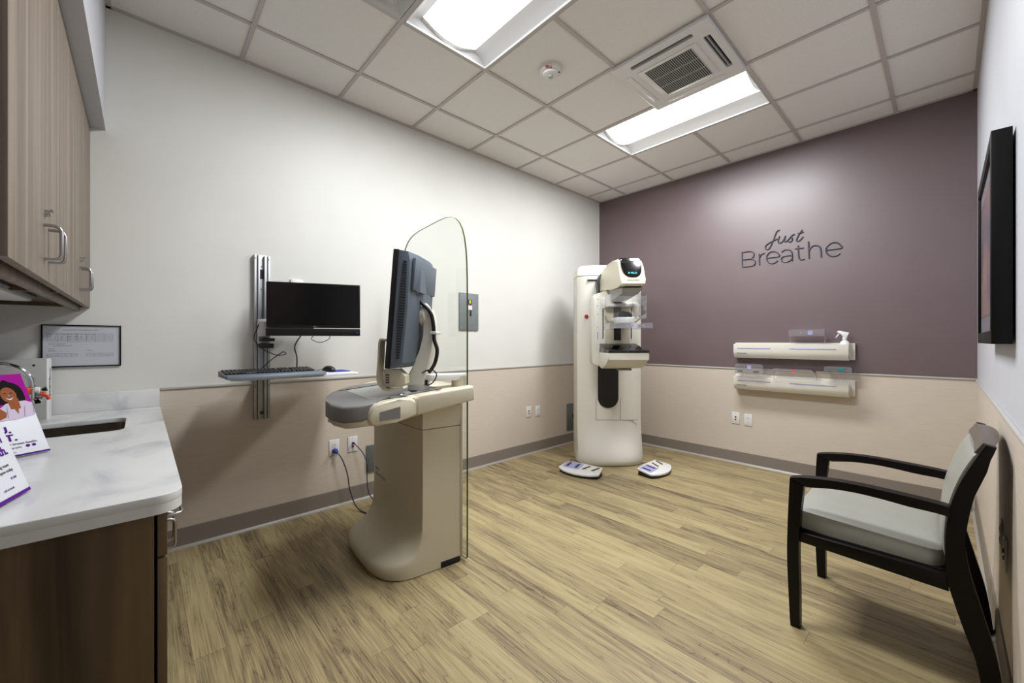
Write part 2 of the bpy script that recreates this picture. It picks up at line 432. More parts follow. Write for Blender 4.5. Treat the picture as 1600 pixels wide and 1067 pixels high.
t = thing('air_diffuser', 'square white ceiling air diffuser beside the nearer light', 'air vent', (1.3025, -3.6505, H))
g = MB()
for k, (a, z0) in enumerate(((.29, .0), (.22, -.004), (.15, -.008), (.09, -.012))):
    b = a - .045
    rings = [[(sx * a, sy * a, z0) for sx, sy in ((1, 1), (-1, 1), (-1, -1), (1, -1))], [(sx * b, sy * b, z0 + .05) for sx, sy in ((1, 1), (-1, 1), (-1, -1), (1, -1))],
             [(sx * (b + .004), sy * (b + .004), z0 + .054) for sx, sy in ((1, 1), (-1, 1), (-1, -1), (1, -1))], [(sx * a, sy * a, z0 + .004) for sx, sy in ((1, 1), (-1, 1), (-1, -1), (1, -1))]]
    g.loft(rings + [rings[0]], cap=False)
g.build('cone', 'white', t, smooth=0)
MB().box(-.05, .05, -.05, .05, -.014, -.008, .003).build('core', 'white', t)
MB().box(-.292, .292, -.292, .292, .06, .07).build('plenum', 'greyplastic', t)

t = thing('smoke_detector', 'round white smoke detector marked FIRE on the ceiling tiles', 'smoke detector', (1.30, -2.415, 3.058))
MB().lathe([(.001, 0), (.078, 0), (.078, -.012), (.07, -.026), (.052, -.032), (.05, -.040), (.034, -.046), (.001, -.047)]).build('housing', 'white', t)
MB().lathe([(.001, -.044), (.018, -.044), (.017, -.056), (.001, -.058)]).build('sensor', 'lightgrey', t)
MB().ball((.05, .03, -.03), .006).build('indicator', 'slate_dark', t)
dc = Vector((.665, -.747, 0)); lc = Vector((.747, .665, 0))
text('FIRE', .024, 'red', t, frame_mx(dc * .0600 - lc * .012 + Vector((0, 0, -.0318)), lc, dc * .020 + Vector((0, 0, .0165))), align='CENTER', bold=.0006, ext=.0012)

# ------------------------------------------------------------------ cabinets and counter
def pull(mb, p, axis, ln, out):
    """square-cornered wire pull; p centre on face, out=+y"""
    x, y, z = p; r = .0045; h = ln / 2
    if axis == 'z': pts = [(x, y, z - h), (x, y + out - .014, z - h), (x, y + out - .004, z - h + .004), (x, y + out, z - h + .014), (x, y + out, z + h - .014), (x, y + out - .004, z + h - .004), (x, y + out - .014, z + h), (x, y, z + h)]
    else: pts = [(x - h, y, z), (x - h, y + out - .014, z), (x - h + .004, y + out - .004, z), (x - h + .014, y + out, z), (x + h - .014, y + out, z), (x + h - .004, y + out - .004, z), (x + h, y + out - .014, z), (x + h, y, z)]
    return mb.tube(pts, r, 10)
def upper_cab(x0, x1, label):
    t = thing('wall_cabinet', label, 'cabinet', (x0, 0, 0), 0, 'wall cabinets')
    w = x1 - x0
    k = MB(); k.box(0, .018, D + .003, -4.657, 1.412, 2.38); k.box(w - .018, w, D + .003, -4.657, 1.412, 2.38)
    k.box(.018, w - .018, D + .003, -4.657, 1.43, 1.448); k.box(.018, w - .018, D + .003, -4.657, 2.36, 2.38); k.box(.018, w - .018, D + .003, D + .01, 1.448, 2.36)
    k.build('carcass', 'walnut', t, 'walnut cabinet body with shade painted in', smooth=0)
    MB().box(.0, w, -4.69, -4.672, 1.392, 1.43, .001).build('light_rail', 'taupe', t)
    for s in (0, 1):
        a, b = (.0015, w / 2 - .0015) if s == 0 else (w / 2 + .0015, w - .0015)
        d = MB().box(a, b, -4.654, -4.634, 1.41, 2.376, .001).build('door', 'taupe', t)
        hx = b - .035 if s == 0 else a + .035
        pull(MB(), (hx, -4.635, 1.515), 'z', .096, .035).build('handle', 'nickel', d)
    lx = w / 2 + .02
    lk = MB(); lk.cyl((lx, -4.636, 1.60), (lx, -4.622, 1.60), .010, .008); lk.box(lx - .012, lx + .002, -4.624, -4.618, 1.606, 1.612)
    lk.build('cam_lock', 'nickel', d)
upper_cab(.002, .889, 'taupe wood-grain wall cabinet beside the framed chart, far from the camera')
upper_cab(.891, 1.787, 'taupe wood-grain wall cabinet nearest the camera, showing its shade-darkened end panel')
t = thing('under_cabinet_light', 'white lens light fixed under the wall cabinets', 'light', (.86, -4.82, 1.43))
MB().box(-.40, .40, -.06, .06, -.012, 0, .004).build('housing', 'dgrey', t)
MB().prism(rrect(-.39, .39, -.052, .052, .05, 8), -.028, -.012, 'z', .006).build('lens', 'white', t)

TOP = .858
# base cabinets
def base_cab(x0, x1, label, end=False):
    t = thing('base_cabinet', label, 'cabinet', (x0, 0, 0), 0, 'base cabinets')
    w = x1 - x0
    k = MB(); k.box(0, .018, D + .003, -4.408, .1, .81); k.box(w - .018, w, D + .003, -4.408, 0 if end else .1, .81)
    k.box(.018, w - .018, D + .003, -4.408, .1, .118); k.box(.018, w - .018, D + .003, D + .01, .118, .81)
    k.build('carcass', 'walnut', t, 'walnut cabinet body with shade painted in', smooth=0)
    MB().box(0, w - .02, -4.49, -4.475, 0, .1).build('toe_kick', 'black', t)
    dr = MB().box(.002, w - .002, -4.402, -4.383, .697, .806, .001).build('drawer', 'walnut', t)
    pull(MB(), (w * .84 if end else w / 2, -4.384, .765), 'x', .096, .035).build('handle', 'nickel', dr)
    for s in (0, 1):
        a, b = (.002, w / 2 - .0015) if s == 0 else (w / 2 + .0015, w - .002)
        d = MB().box(a, b, -4.402, -4.383, .103, .692, .001).build('door', 'walnut', t)
        pull(MB(), (b - .035 if s == 0 else a + .035, -4.384, .60), 'z', .096, .035).build('handle', 'nickel', d)
base_cab(.024, .888, 'walnut base cabinet under the sink, against the left wall')
base_cab(.89, 1.772, 'walnut base cabinet with the large bare end panel facing the camera', True)
SINK = rrect(.34, .73, -4.83, -4.487, .045, 6)
t = thing('countertop', 'white veined quartz countertop with a rounded front corner', 'countertop', (0, 0, 0))
plate_holes('slab', rrect(.006, 1.80, D + .002, -4.353, 0, 8, (.055, 0, 0, 0)), [SINK], .836, TOP, 'marble', t, .002)
plate_holes('edge_band', rrect(.006, 1.7995, D + .002, -4.3535, 0, 8, (.055, 0, 0, 0)), [rrect(.03, 1.77, D + .03, -4.384, .03)], .812, .8375, 'marble', t)
MB().box(.005, .024, D + .02, -4.355, TOP, TOP + .1, .003).build('side_splash', 'marble', t)
MB().box(.024, 1.80, D + .002, D + .021, TOP, TOP + .1, .003).build('back_splash', 'marble', t)
t = thing('sink', 'undermount stainless steel sink set in the countertop', 'sink', (0, 0, 0))
def off(o, d): 
    cx, cy = .535, -4.6585
    return [(cx + (x - cx) * (1 + d / .195), cy + (y - cy) * (1 + d / .17)) for x, y in o]
rings = [[(x, y, z) for x, y in off(SINK, dd)] for z, dd in ((.8352, .03), (.8352, .002), (.70, -.004), (.665, -.02), (.655, -.06), (.652, -.15))]
MB().loft(rings, cap=False).build('bowl', 'steel', t)
MB().lathe([(.001, .656), (.04, .656), (.04, .648), (.001, .648)], (.535, -4.66, 0)).build('drain', 'chrome', t)
t = thing('faucet', 'chrome gooseneck faucet arching over the sink', 'faucet', (.53, -4.945, TOP))
MB().lathe([(.001, 0), (.028, 0), (.028, .006), (.02, .014), (.018, .05), (.001, .05)]).build('base', 'chrome', t)
arc = [(0, 0, .03), (0, 0, .19)] + [(0, .09 - .09 * math.cos(R(a)), .192 + .09 * math.sin(R(a))) for a in range(10, 181, 10)] + [(0, .18, .18)]
MB().tube(arc, .0105, 14).build('spout', 'chrome', t)
l = MB(); l.tube([(.02, 0, .04), (.05, 0, .055), (.1, .01, .07)], [.006, .006, .005]); l.build('lever', 'chrome', t)
t = thing('eyewash_head', 'faucet eyewash attachment with two orange caps', 'eyewash', (.53, -4.765, TOP + .166))
b = MB(); b.cyl((0, 0, .014), (0, 0, -.03), .016, bev=.002); b.cyl((0, -.03, -.012), (0, .030, -.018), .012, bev=.002); b.cyl((.0, .01, -.03), (0, .014, -.05), .018, .013, bev=.002); b.cyl((0, -.012, -.03), (0, -.012, -.044), .010)
b.build('body', 'chrome', t)
MB().cyl((0, -.012, .006), (0, .022, .004), .014, bev=.003).build('valve', 'white', t)
MB().cyl((.022, -.040, .006), (.022, -.004, .006), .017, .015, bev=.003).build('cap', 'orange', t)
c = MB(); c.cyl((0, .020, -.012), (0, .034, -.014), .011, bev=.003); c.tube([(0, .032, -.012), (0, .042, -.022), (0, .046, -.036)], .006); c.build('cap', 'orange', t)
MB().cyl((0, .026, .006), (0, .04, .010), .005, .010).build('knob', 'black', t)

# binder on the counter
t = thing('ring_binder', 'white ring binder standing at the left wall behind the sink', 'binder', (0, 0, TOP))
k = MB(); k.box(.172, .1755, -5.02, -4.768, 0, .292, .001); k.box(.052, .0555, -5.02, -4.772, 0, .292, .001)
k.build('cover', 'lightgrey', t, 'white cover board with shade painted in grey')  # white board, its shade is put into the grey
MB().box(.052, .1755, -4.7685, -4.764, 0, .292, .0015).build('spine', 'white', t, 'white spine with two lines of text')
MB().box(.058, .170, -5.0, -4.80, .008, .28).build('pages', 'paper', t)
for z in (.03, .262): MB().cyl((.175, -4.806, z), (.177, -4.806, z), .0045).build('rivet', 'black', t)
for k, s in enumerate(('PROTOCOL & RECORDS', 'QUALITY CONTROL')):
    text(s, .014 if k == 0 else .012, 'ink', t, frame_mx((.098 + .022 * k, -4.7632, .09), (0, 0, 1), (1, 0, 0)))

# counter signs
def sign(name, label, br, ang, w, ln, lean, group):
    """slanted card; local x = right as read, local y = up the card, z = normal"""
    n = Vector((math.cos(ang), math.sin(ang), 0)); r = Vector((-math.sin(ang), math.cos(ang), 0))
    up = (Vector((0, 0, 1)) * math.cos(lean) - n * math.sin(lean))
    t = thing(name, label, 'sign', (br[0], br[1], TOP), 0, group)
    mx = frame_mx((0, 0, .006), r, up)
    q = Vector((-w, 0, 0))
    def add(mb): mb.xf = mx; return mb
    MB(mx).box(-w, 0, 0, ln, -.004, 0, .0006).build('card', 'paper', t)
    h = ln * math.cos(lean)
    back = MB(); b0 = Vector((0, 0, 0)); 
    st = MB(mx); st.box(-w, 0, .0, ln * .55, -.008, -.0045); st.build('holder', 'acrylic', t)
    ft = MB(); p = [(-n * .004), (-n * (ln * math.sin(lean) + .0)), ]
    a0 = -r * w * 1; dv = n * (ln * math.sin(lean) + .01)
    v = [Vector((0, 0, .003)), -r * w + Vector((0, 0, .003)), -r * w - dv + Vector((0, 0, .003)), -dv + Vector((0, 0, .003))]
    ft.loft([[tuple(x + Vector((0, 0, -.003))) for x in v], [tuple(x) for x in v]]); ft.build('foot', 'acrylic', t)
    return t, mx
SH = 0
def flat(mx, pts, z, name, m, parent, label=None):
    if SH: pts = [(min(-.047 + (x + .128) * .62, 0), .222 + (y - .232) * .8) for x, y in pts]
    return MB(mx).prism(pts, z, z + .0003).build(name, m, parent, label, smooth=0)
t, mx = sign('counter_sign', 'slanted purple counter sign with a smiling woman, behind the plain text sign', (1.036, -4.659), R(32),   .216, .302, R(32), 'counter signs')
w, ln = .216, .302
flat(mx, [(-w, .172), (0, .172), (0, ln), (-w, ln)], .0002, 'print', 'magenta', t, 'magenta photo background')
SH = 1
shirt = [(-.20, .115), (-.186, .165), (-.15, .192), (-.112, .200), (-.075, .200), (-.035, .188), (-.004, .172), (0, .160), (0, .150), (-.06, .128), (-.13, .116)]
hair = cr2([(-.196, .225), (-.182, .195), (-.15, .188), (-.09, .188), (-.072, .205), (-.070, .238), (-.076, .268), (-.092, .286), (-.11, .294), (-.128, .306), (-.145, .292), (-.176, .278), (-.194, .255)], 4, True)
face = [(-.128 + .029 * math.cos(R(a)), .232 + .037 * math.sin(R(a))) for a in range(0, 360, 15)]
flat(mx, hair, .0006, 'print', 'hair', t, 'dark curly hair in the photo')
flat(mx, [(-.138, .165), (-.10, .165), (-.098, .215), (-.140, .215)], .001, 'print', 'skin', t)
flat(mx, face, .0014, 'print', 'skin', t)
flat(mx, shirt, .0008, 'print', 'shirt', t, 'white shirt in the photo')
flat(mx, [(-.126, .168), (-.118, .198), (-.108, .17), (-.116, .14)], .0012, 'print', 'skin', t)
for a in ((-.16, .128, -.15, .18), (-.10, .125, -.085, .175), (-.06, .135, -.045, .18), (-.03, .145, -.02, .175)):
    flat(mx, [(a[0], a[1]), (a[0] + .004, a[1]), (a[2] + .002, a[3]), (a[2], a[3])], .0013, 'print', 'shirt2', t)
flat(mx, cr2([(-.142, .218), (-.128, .213), (-.114, .219), (-.128, .208)], 4, True), .0019, 'print', 'paper', t, 'bright smile in the photo')
for x in (-.140, -.117): flat(mx, [(x - .006, .240), (x, .243), (x + .006, .240), (x, .238)], .0019, 'print', 'hair', t)
flat(mx, [(-.131, .226), (-.124, .226), (-.128, .234)], .0017, 'print', 'shirt2', t)
flat(mx, [(-.21, .13), (-.19, .12), (-.165, .13), (-.158, .15), (-.175, .17), (-.20, .165)], .0022, 'print', 'skin', t)
SH = 0
flat(mx, [(-.19, .108), (-.12, .108), (-.125, .120), (-.19, .122)], .0012, 'print', 'magenta', t)
for s, x, y, z, m, bold in (('U.', -.100, .085, .032, 'purple_ink', .0012), ('ST.', -.104, .056, .032, 'purple_ink', .0012), ('g your breast health.', -.108, .040, .0105, 'ink', .0002), ('mammography', -.108, .028, .008, 'ink', 0), ('TEXT', -.09, .012, .006, 'ink', 0)):
    text(s, z, m, t, mx @ Matrix.Translation((x, y, .0006)), ext=.0002, bold=bold)
for x in (-.046, -.032): flat(mx, [(x + .005 * math.cos(R(a)), .0315 + .005 * math.sin(R(a))) for a in range(0, 360, 30)], .0006, 'print', 'purple_ink', t)
flat(mx, [(-w, 0), (0, 0), (0, .006), (-w, .006)], .0004, 'stripe', 'purple_ink', t, 'purple stripe along the bottom edge')
t, mx = sign('counter_sign', 'slanted white counter sign with purple text, nearest the counter end', (1.546, -4.635), R(76), .216, .30, R(17), 'counter signs')
for s, x, y, z, m, bold in (('woman', -.105, .163, .030, 'purple_ink', .0008), ('with', -.075, .133, .030, 'purple_ink', .0008), ('health.', -.100, .103, .030, 'purple_ink', .0008), ('imaging team', -.095, .075, .011, 'ink', 0), ('open today', -.08, .062, .011, 'ink', 0), ('SCAN', -.05, .043, .008, 'purple_ink', 0), ('call to book', -.09, .022, .008, 'ink', 0)):
    text(s, z, m, t, mx @ Matrix.Translation((x, y, .0006)), ext=.0002, bold=bold)
flat(mx, [(-w, .20), (-.01, .20), (0, .215), (-.02, .26), (-w, .29)], .0004, 'print', 'orange', t, 'orange-red patch at the top')
flat(mx, [(-w, 0), (0, 0), (0, .008), (-w, .008)], .0004, 'stripe', 'purple_ink', t, 'purple stripe along the bottom edge')

# framed chart
t = thing('framed_chart', 'black framed chart of small tables on the white wall under the cabinets', 'frame', (0, -4.66, 1.209))
k = MB(); k.box(0, .012, -.145, -.139, -.11, .11, .001); k.box(0, .012, .139, .145, -.11, .11, .001); k.box(0, .012, -.139, .139, .104, .11, .001); k.box(0, .012, -.139, .139, -.11, -.104, .001)
k.build('frame', 'frame_black', t)
MB().box(0, .006, -.139, .139, -.104, .104).build('sheet', 'paper_grey', t)
mxc = frame_mx((.0062, 0, 0), (0, 1, 0), (0, 0, 1))
k = MB(mxc)
def grid(x0, x1, y0, y1, xs, ys):
    for y in ys: k.box(x0, x1, y0 + (y1 - y0) * y - .0003, y0 + (y1 - y0) * y + .0003, 0, .0003)
    for x in xs: k.box(x0 + (x1 - x0) * x - .0003, x0 + (x1 - x0) * x + .0003, y0, y1, 0, .0003)
grid(-.125, .112, .022, .066, (0, .15, .3, .44, .58, .72, .86, 1), (0, .17, .33, .5, .67, .85, 1))
grid(-.125, -.02, -.055, -.04, (0, .35, .6, .8, 1), (0, .5, 1)); grid(.013, .112, -.055, -.04, (0, .3, .55, .8, 1), (0, .5, 1))
k.build('table_lines', 'ink', t)
for s, x, y, z in (('DIAGNOSTIC TECHNIQUE CHART', -.072, .080, .0085), ('VIEW      KVP      FILTER     MODE      VIEW      KVP     FILTER    DOSE', -.12, .058, .0055), ('CC         28          RH         AUTO       MLO       29         AG        1.2', -.12, .046, .0055), ('ML         30          RH         AUTO       XCC       28         RH        1.4', -.12, .034, .0055), ('Notes for routine views', -.12, .008, .006), ('Compression and exposure', -.105, .000, .006), ('Phantom', -.12, -.016, .006), ('Reference', -.12, -.026, .006), ('Physicist', .015, -.026, .006)):
    text(s, z, 'ink', t, mxc @ Matrix.Translation((x, y, 0)), ext=.0001)

# ------------------------------------------------------------------ wall computer station
t = thing('wall_track', 'silver aluminium wall track that carries the computer', 'wall mount', (wt, -3.8455, .718))
k = MB()
k.box(0, .012, -.047, .047, 0, 1.085, .001); k.box(.012, .03, -.047, -.033, 0, 1.085, .001); k.box(.012, .022, .033, .047, 0, 1.085, .001)
k.box(.012, .034, -.026, -.014, 0, 1.08, .001); k.box(.012, .034, .010, .024, 0, 1.08, .001)
k.build('channel', 'alu', t)
MB().box(.012, .016, -.014, .010, .93, .99).build('latch', 'black', t); MB().box(.012, .016, -.012, .008, .03, .05).build('latch', 'black', t)
for y, z in ((-.040, 1.06), (.040, 1.06), (-.04, .22), (.04, .22), (-.002, 1.01), (-.002, .86)):
    xx = .03 if y < -.03 else (.022 if y > .03 else .012)
    MB().cyl((xx, y, z), (xx + .002, y, z), .004).build('screw', 'steel', t)
# arm and cradle
k = MB(); k.box(.034, .06, -.03, .03, .50, .66, .003); k.cyl((.085, -.002, .545), (.085, -.002, .645), .034, bev=.004)
k.build('carriage', 'white', t, 'white carriage behind the screen edge')
k = MB(); k.box(.06, .14, -.025, .05, .515, .535, .003); k.box(.09, .20, .03, .27, .60, .66, .004); k.box(.04, .11, -.02, .05, .47, .50, .002)
k.build('arm', 'black', t)
# monitor, swivelled
t = thing('computer_monitor', 'black flat computer monitor with a speaker bar on the wall track', 'monitor', (.305, -3.60, 1.275), math.atan2(.503, .22))
hw = .276; MONITOR = t
k = MB(); k.box(-hw, hw, -.016, .012, .045, .335, .004); k.box(-.15, .15, .012, .05, .10, .27, .01); k.build('case', 'black', t)
MB().box(-hw + .006, hw - .006, -.0175, -.0155, .062, .328).build('screen', 'screen', t)
MB().box(-hw, hw, -.028, .012, -.008, .040, .005).build('speaker_bar', 'black', t)
text('DELL', .011, 'lightgrey', t, frame_mx((-.01, -.0165, .049), (1, 0, 0), (0, 0, 1)), ext=.0002)
MB().cyl((.258, -.0275, .014), (.258, -.0295, .014), .006).build('badge', 'blue', t)
k = MB(); k.tube(cr([(-.01, .0, -.008), (-.02, 0, -.03), (.03, .0, -.05), (.08, 0, -.03), (.09, 0, -.006)], 6), .0022, 8); k.build('cable_loop', 'cable', t)
# keyboard tray
t = thing('keyboard_tray', 'thin white wall-mounted keyboard tray below the monitor', 'tray', (.0, -3.75, 1.018))
MB().prism(rrect(.16, .52, -.33, .36, .03), .0, .012, 'z', .003).build('shelf', 'white', t)
k = MB(); k.box(.04, .20, -.13, -.06, -.03, .0, .004); k.build('bracket', 'alu', t)
t = thing('keyboard', 'dark keyboard with slate wrist rest on the wall tray', 'keyboard', (.40, -3.865, 1.031), R(90) + R(3))
pr_ = [(-.10, 0), (.10, 0), (.10, .034), (-.06, .016), (-.10, .012)]
MB().prism(pr_, -.245, .245, 'x', .003).build('body', 'slate', t)
kb = MB(frame_mx((0, 0, 0), (1, 0, 0), (0, math.cos(.11), math.sin(.11))))
for row in range(6):
    x = -.235
    ws = [.019] * 18 + [.0] if row else [.019] * 18
    y = .07 - row * .0195 + (.008 if row == 0 else 0)
    i = 0
    while x < .222:
        wk = .0172
        if row == 5 and 3 <= i < 4: wk = .095
        kb.box(x, x + wk, y - .008, y + .008, .018, .031, .0022, 1); x += wk + .0022 + (.008 if i in (13, 16) else 0); i += 1
kb.build('key_rows', 'black', t, 'rows of black keys')  # all the keys merged into one mesh
MB().prism([(-.165, 0), (-.10, 0), (-.10, .020), (-.155, .020), (-.163, .012)], -.25, .25, 'x', .004).build('wrist_rest', 'slate', t)
t = thing('mouse_pad', 'bright blue pad under the mouse on the wall tray', 'mouse pad', (.30, -3.475, 1.0305))
MB().prism(rrect(-.085, .085, -.055, .08, .015), 0, .003, 'z').build('mat', 'bluepad', t)
t = thing('mouse', 'black computer mouse on the wall tray', 'mouse', (.31, -3.515, 1.034), R(20))
k = MB(); k.ball((0, 0, .004), (.055, .031, .032)); bm = k.bm
bmesh.ops.bisect_plane(bm, geom=bm.verts[:] + bm.edges[:] + bm.faces[:], plane_co=(0, 0, 0), plane_no=(0, 0, 1), clear_inner=True)
k.build('shell', 'black', t)
MB().tube(cr([(-.05, 0, .01), (-.09, -.03, .004), (-.12, -.09, .006)], 6), .002, 8).build('cord', 'cable', t)
t = thing('desk_hub', 'round black puck with a cord on the wall tray below the monitor', 'device', (.235, -3.69, 1.0305))
MB().lathe([(.001, .0), (.052, 0), (.056, .008), (.052, .022), (.03, .026), (.001, .027)]).build('puck', 'gloss_black', t)
MB().tube(cr([(0, 0, .02), (.0, 0, .1), (.0, -.012, .17), (.02, .02, .24)], 8), .004, 8).build('cord', 'cable', t)
cord_pts = (cr([(.105, -3.872, 1.36), (.10, -3.885, 1.32), (.11, -3.905, 1.25), (.14, -3.87, 1.19), (.19, -3.80, 1.145), (.23, -3.755, 1.15), (.23, -3.765, 1.165), (.20, -3.79, 1.145), (.18, -3.85, 1.09), (.17, -3.88, 1.034)], 8))
cord_o = MB().tube(cord_pts, .003, 8).build('cord', 'cable', MONITOR, 'thin black looping cord')
cord_o.matrix_local = (Matrix.Translation((.305, -3.60, 1.275)) @ Matrix.Rotation(math.atan2(.503, .22), 4, 'Z')).inverted()

# wall plates -------------------------------------------------------------
def outlet(name, loc, rz, label, kind, cat='outlet', group='wall outlets'):
    """built facing -y in local space, back at y=0"""
    t = thing(name, label, cat, loc, rz, group)
    MB().box(-.036, .036, -.006, 0, -.058, .058, .002).build('plate', 'white', t)
    if kind == 'power':
        for z in (-.02, .02):
            s = MB().prism(rrect(-.017, .017, z - .014, z + .014, .006), -.008, -.005, 'y').build('socket', 'white', t)
            k = MB()
            for x in (-.006, .006): k.box(x - .001, x + .001, -.0086, -.0079, z + .0005, z + .009)
            k.box(-.0022, .0022, -.0086, -.0079, z - .008, z - .004); k.build('slot', 'slate_dark', s)
    elif kind == 'data':
        for z, m in ((.010, 'blue'), (-.016, 'red')): MB().cyl((0, -.0055, z), (0, -.012, z), .0085).build('jack', m, t)
    elif kind == 'jack':
        for z, m in ((.010, 'slate_dark'), (-.016, 'red')): MB().cyl((0, -.0055, z), (0, -.009, z), .0075).build('jack', m, t)
    for z in (-.048, .048): MB().cyl((0, -.0055, z), (0, -.0068, z), .0028).build('screw', 'lightgrey', t)
    return t
LA = R(90)   # faces +x on the left wall
outlet('power_outlet', (wt, -3.378, .44), LA, 'white power outlet with a blue plug, left of the console', 'power')
outlet('data_outlet', (wt, -3.24, .442), LA, 'white data outlet with an indigo cable, left of the console', 'data')
outlet('data_outlet', (wt, -1.325, .46), LA, 'white jack plate on the left wall between console and x-ray unit', 'jack')
outlet('power_outlet', (wt, -1.185, .452), LA, 'white power outlet on the left wall nearest the x-ray unit', 'power')
outlet('data_outlet', (1.653, -wt, .455), 0, 'white jack plate with a red jack under the paddle racks', 'jack')
outlet('power_outlet', (1.767, -wt, .450), 0, 'white power outlet under the paddle racks, right of the jack plate', 'power')
outlet('power_outlet', (W - wt, -1.975, .48), R(-90), 'pale wall plate behind the chair, farther of two', 'power')
outlet('data_outlet', (W - wt, -2.12, .46), R(-90), 'pale wall plate behind the chair, nearer of two', 'jack')
t = thing('cable_plate', 'white cable plate peeking above the wall monitor', 'wall plate', (0, -3.632, 1.615), LA)
MB().box(-.04, .04, -.02, 0, -.055, .05, .004).build('plate', 'white', t)
MB().box(-.03, .03, -.022, -.019, -.045, .04, .002).build('face', 'white', t)

t = thing('electrical_panel', 'grey electrical panel on the white wall seen beside the glass shield', 'electrical panel', (0, -2.136, 1.513), LA)
MB().box(-.112, .112, -.014, 0, -.176, .176, .002).build('cover', 'panelgrey', t)
MB().box(-.012, .030, -.0155, -.0135, .06, .115).build('label_plate', 'dgrey', t, 'dark warning label')
MB().box(.0, .018, -.0165, -.0150, .078, .112).build('label_plate', 'yellow', t, 'yellow warning sticker')
MB().box(-.012, .034, -.0155, -.0135, .02, .066).build('label_plate', 'paper', t, 'white data sticker'); MB().box(-.010, .032, -.0162, -.0150, .058, .066).build('label_plate', 'rose', t)
k = MB()
for z in (.006, -.012, -.03): k.box(.008, .022, -.024, -.0135, z - .007, z + .005, .001)
k.build('switch', 'black', t)
for x in (-.09, .09):
    for z in (-.155, 0, .155): MB().cyl((x, -.0135, z), (x, -.0165, z), .005).build('screw', 'lightgrey', t)
t = thing('junction_box', 'grey square junction box behind the console', 'junction box', (wt, -3.03, .305), LA)
MB().box(-.103, .103, -.012, 0, -.105, .105, .002).build('cover', 'boxgrey', t)
for x in (-.085, .085):
    for z in (-.09, 0, .09): MB().cyl((x, -.0115, z), (x, -.014, z), .004).build('screw', 'steel', t)
t = thing('junction_box', 'grey junction box with a black cable hole behind the x-ray unit', 'junction box', (wt, -.53, .315), LA)
MB().box(-.15, .15, -.012, 0, -.16, .16, .002).build('cover', 'boxgrey', t)
MB().cyl((-.02, -.0115, .01), (-.02, -.016, .01), .034).build('grommet', 'black', t)
MB().tube(cr([(-.02, -.012, .01), (.0, -.05, -.005), (.03, -.09, -.06), (.06, -.1, -.2)], 6), .014, 10).build('cable', 'cable', t)
# ------------------------------------------------------------------ console
ws = thing('imaging_console', 'cream wheeled imaging console with a swivel monitor and glass shield', 'medical console', (.932, -3.0754, 0), R(-6))
def body_ring(z, b, rx=.325):
    pts = []; lx = -.365
    n = 28
    for k in range(n + 1):
        u = -1 + 2 * k / n
        q = math.sin(u * math.pi / 2); x = q * (rx if q > 0 else -lx)
        e = max(0, 1 - abs(q) ** 4)
        pts.append((x, -.235 - .034 * (1 - q) / 2 - .012 * (1 - q * q) - b * (.25 + .75 * e ** .5) * 1.0, z))
    pts += [(rx, -.19, z), (rx, -.10, z), (rx, -.012, z), (.10, -.008, z), (-.10, -.008, z), (lx, -.012, z), (lx, -.10, z), (lx, -.19, z)]
    return pts
prof = [(.004, .20), (.03, .212), (.05, .214), (.068, .208), (.080, .194), (.090, .170), (.099, .142), (.111, .11), (.128, .078), (.152, .048), (.19, .024), (.24, .008), (.32, .0), (.50, 0), (.762, 0)]
MB().loft([body_ring(z, b) for z, b in prof]).build('pedestal', 'cream', ws)
MB().loft([body_ring(z, b) for z, b in ((.766, 0.002), (.80, .0), (.88, .0))]).build('upper_cover', 'cream', ws)
MB().box(.315, .3265, -.13, -.012, .004, .034, .001).build('caster_recess', 'slate_dark', ws, 'caster recess painted black at the foot')  # flat black plate paints the dark of the caster recess
MB().box(-.30, .322, -.012, .008, .02, .90, .004).build('rear_cover', 'cream_dark', ws)
MB().box(.321, .3255, -.0125, -.0115, .05, .80).build('rear_gap', 'slate_dark', ws)
for x in (-.25, .25): MB().cyl((x - .02, -.05, .02), (x + .02, -.05, .02), .018).build('caster', 'black', ws)
text('Selenia', .030, 'lilac', ws, frame_mx((-.335, -.2695, .405), (1, 0, 0), (0, 0, 1)), ext=.0012)
text('dimensions', .040, 'lilac', ws, frame_mx((-.335, -.2695, .368), (1, 0, 0), (0, 0, 1)), ext=.0012)
# glass shield
gx0, gx1 = -.62, .362
gc = (gx0 + gx1) / 2; hwg = (gx1 - gx0) / 2
half = [(gc + hwg * math.cos(R(a)) ** (2 / 4.4), 1.35 + .64 * math.sin(R(a)) ** (2 / 4.4)) for a in (0, 2, 6, 12, 20, 30, 40, 50, 60, 69, 76, 82, 86, 88.5)]
outl = [(gx1 - .02, .016), (gx1 - .006, .022), (gx1, .04)] + half + [(2 * gc - x, z) for x, z in half][::-1] + [(gx0, .04), (gx0 + .006, .022), (gx0 + .02, .016)]
g = MB().prism(outl, .010, .018, 'y').build('glass_shield', 'glass', ws, 'clear glass shield with a rounded top')
em = MB()
inn = [(gc + (x - gc) * .998, 1.0 + (z - 1.0) * .999) for x, z in outl]
em.loft([[(x, .0095, z) for x, z in outl], [(x, .0185, z) for x, z in outl], [(x, .0185, z) for x, z in inn], [(x, .0095, z) for x, z in inn], [(x, .0095, z) for x, z in outl]], cap=False)
em.build('glass_edge', 'glass_edge', g, 'green polished glass edge')
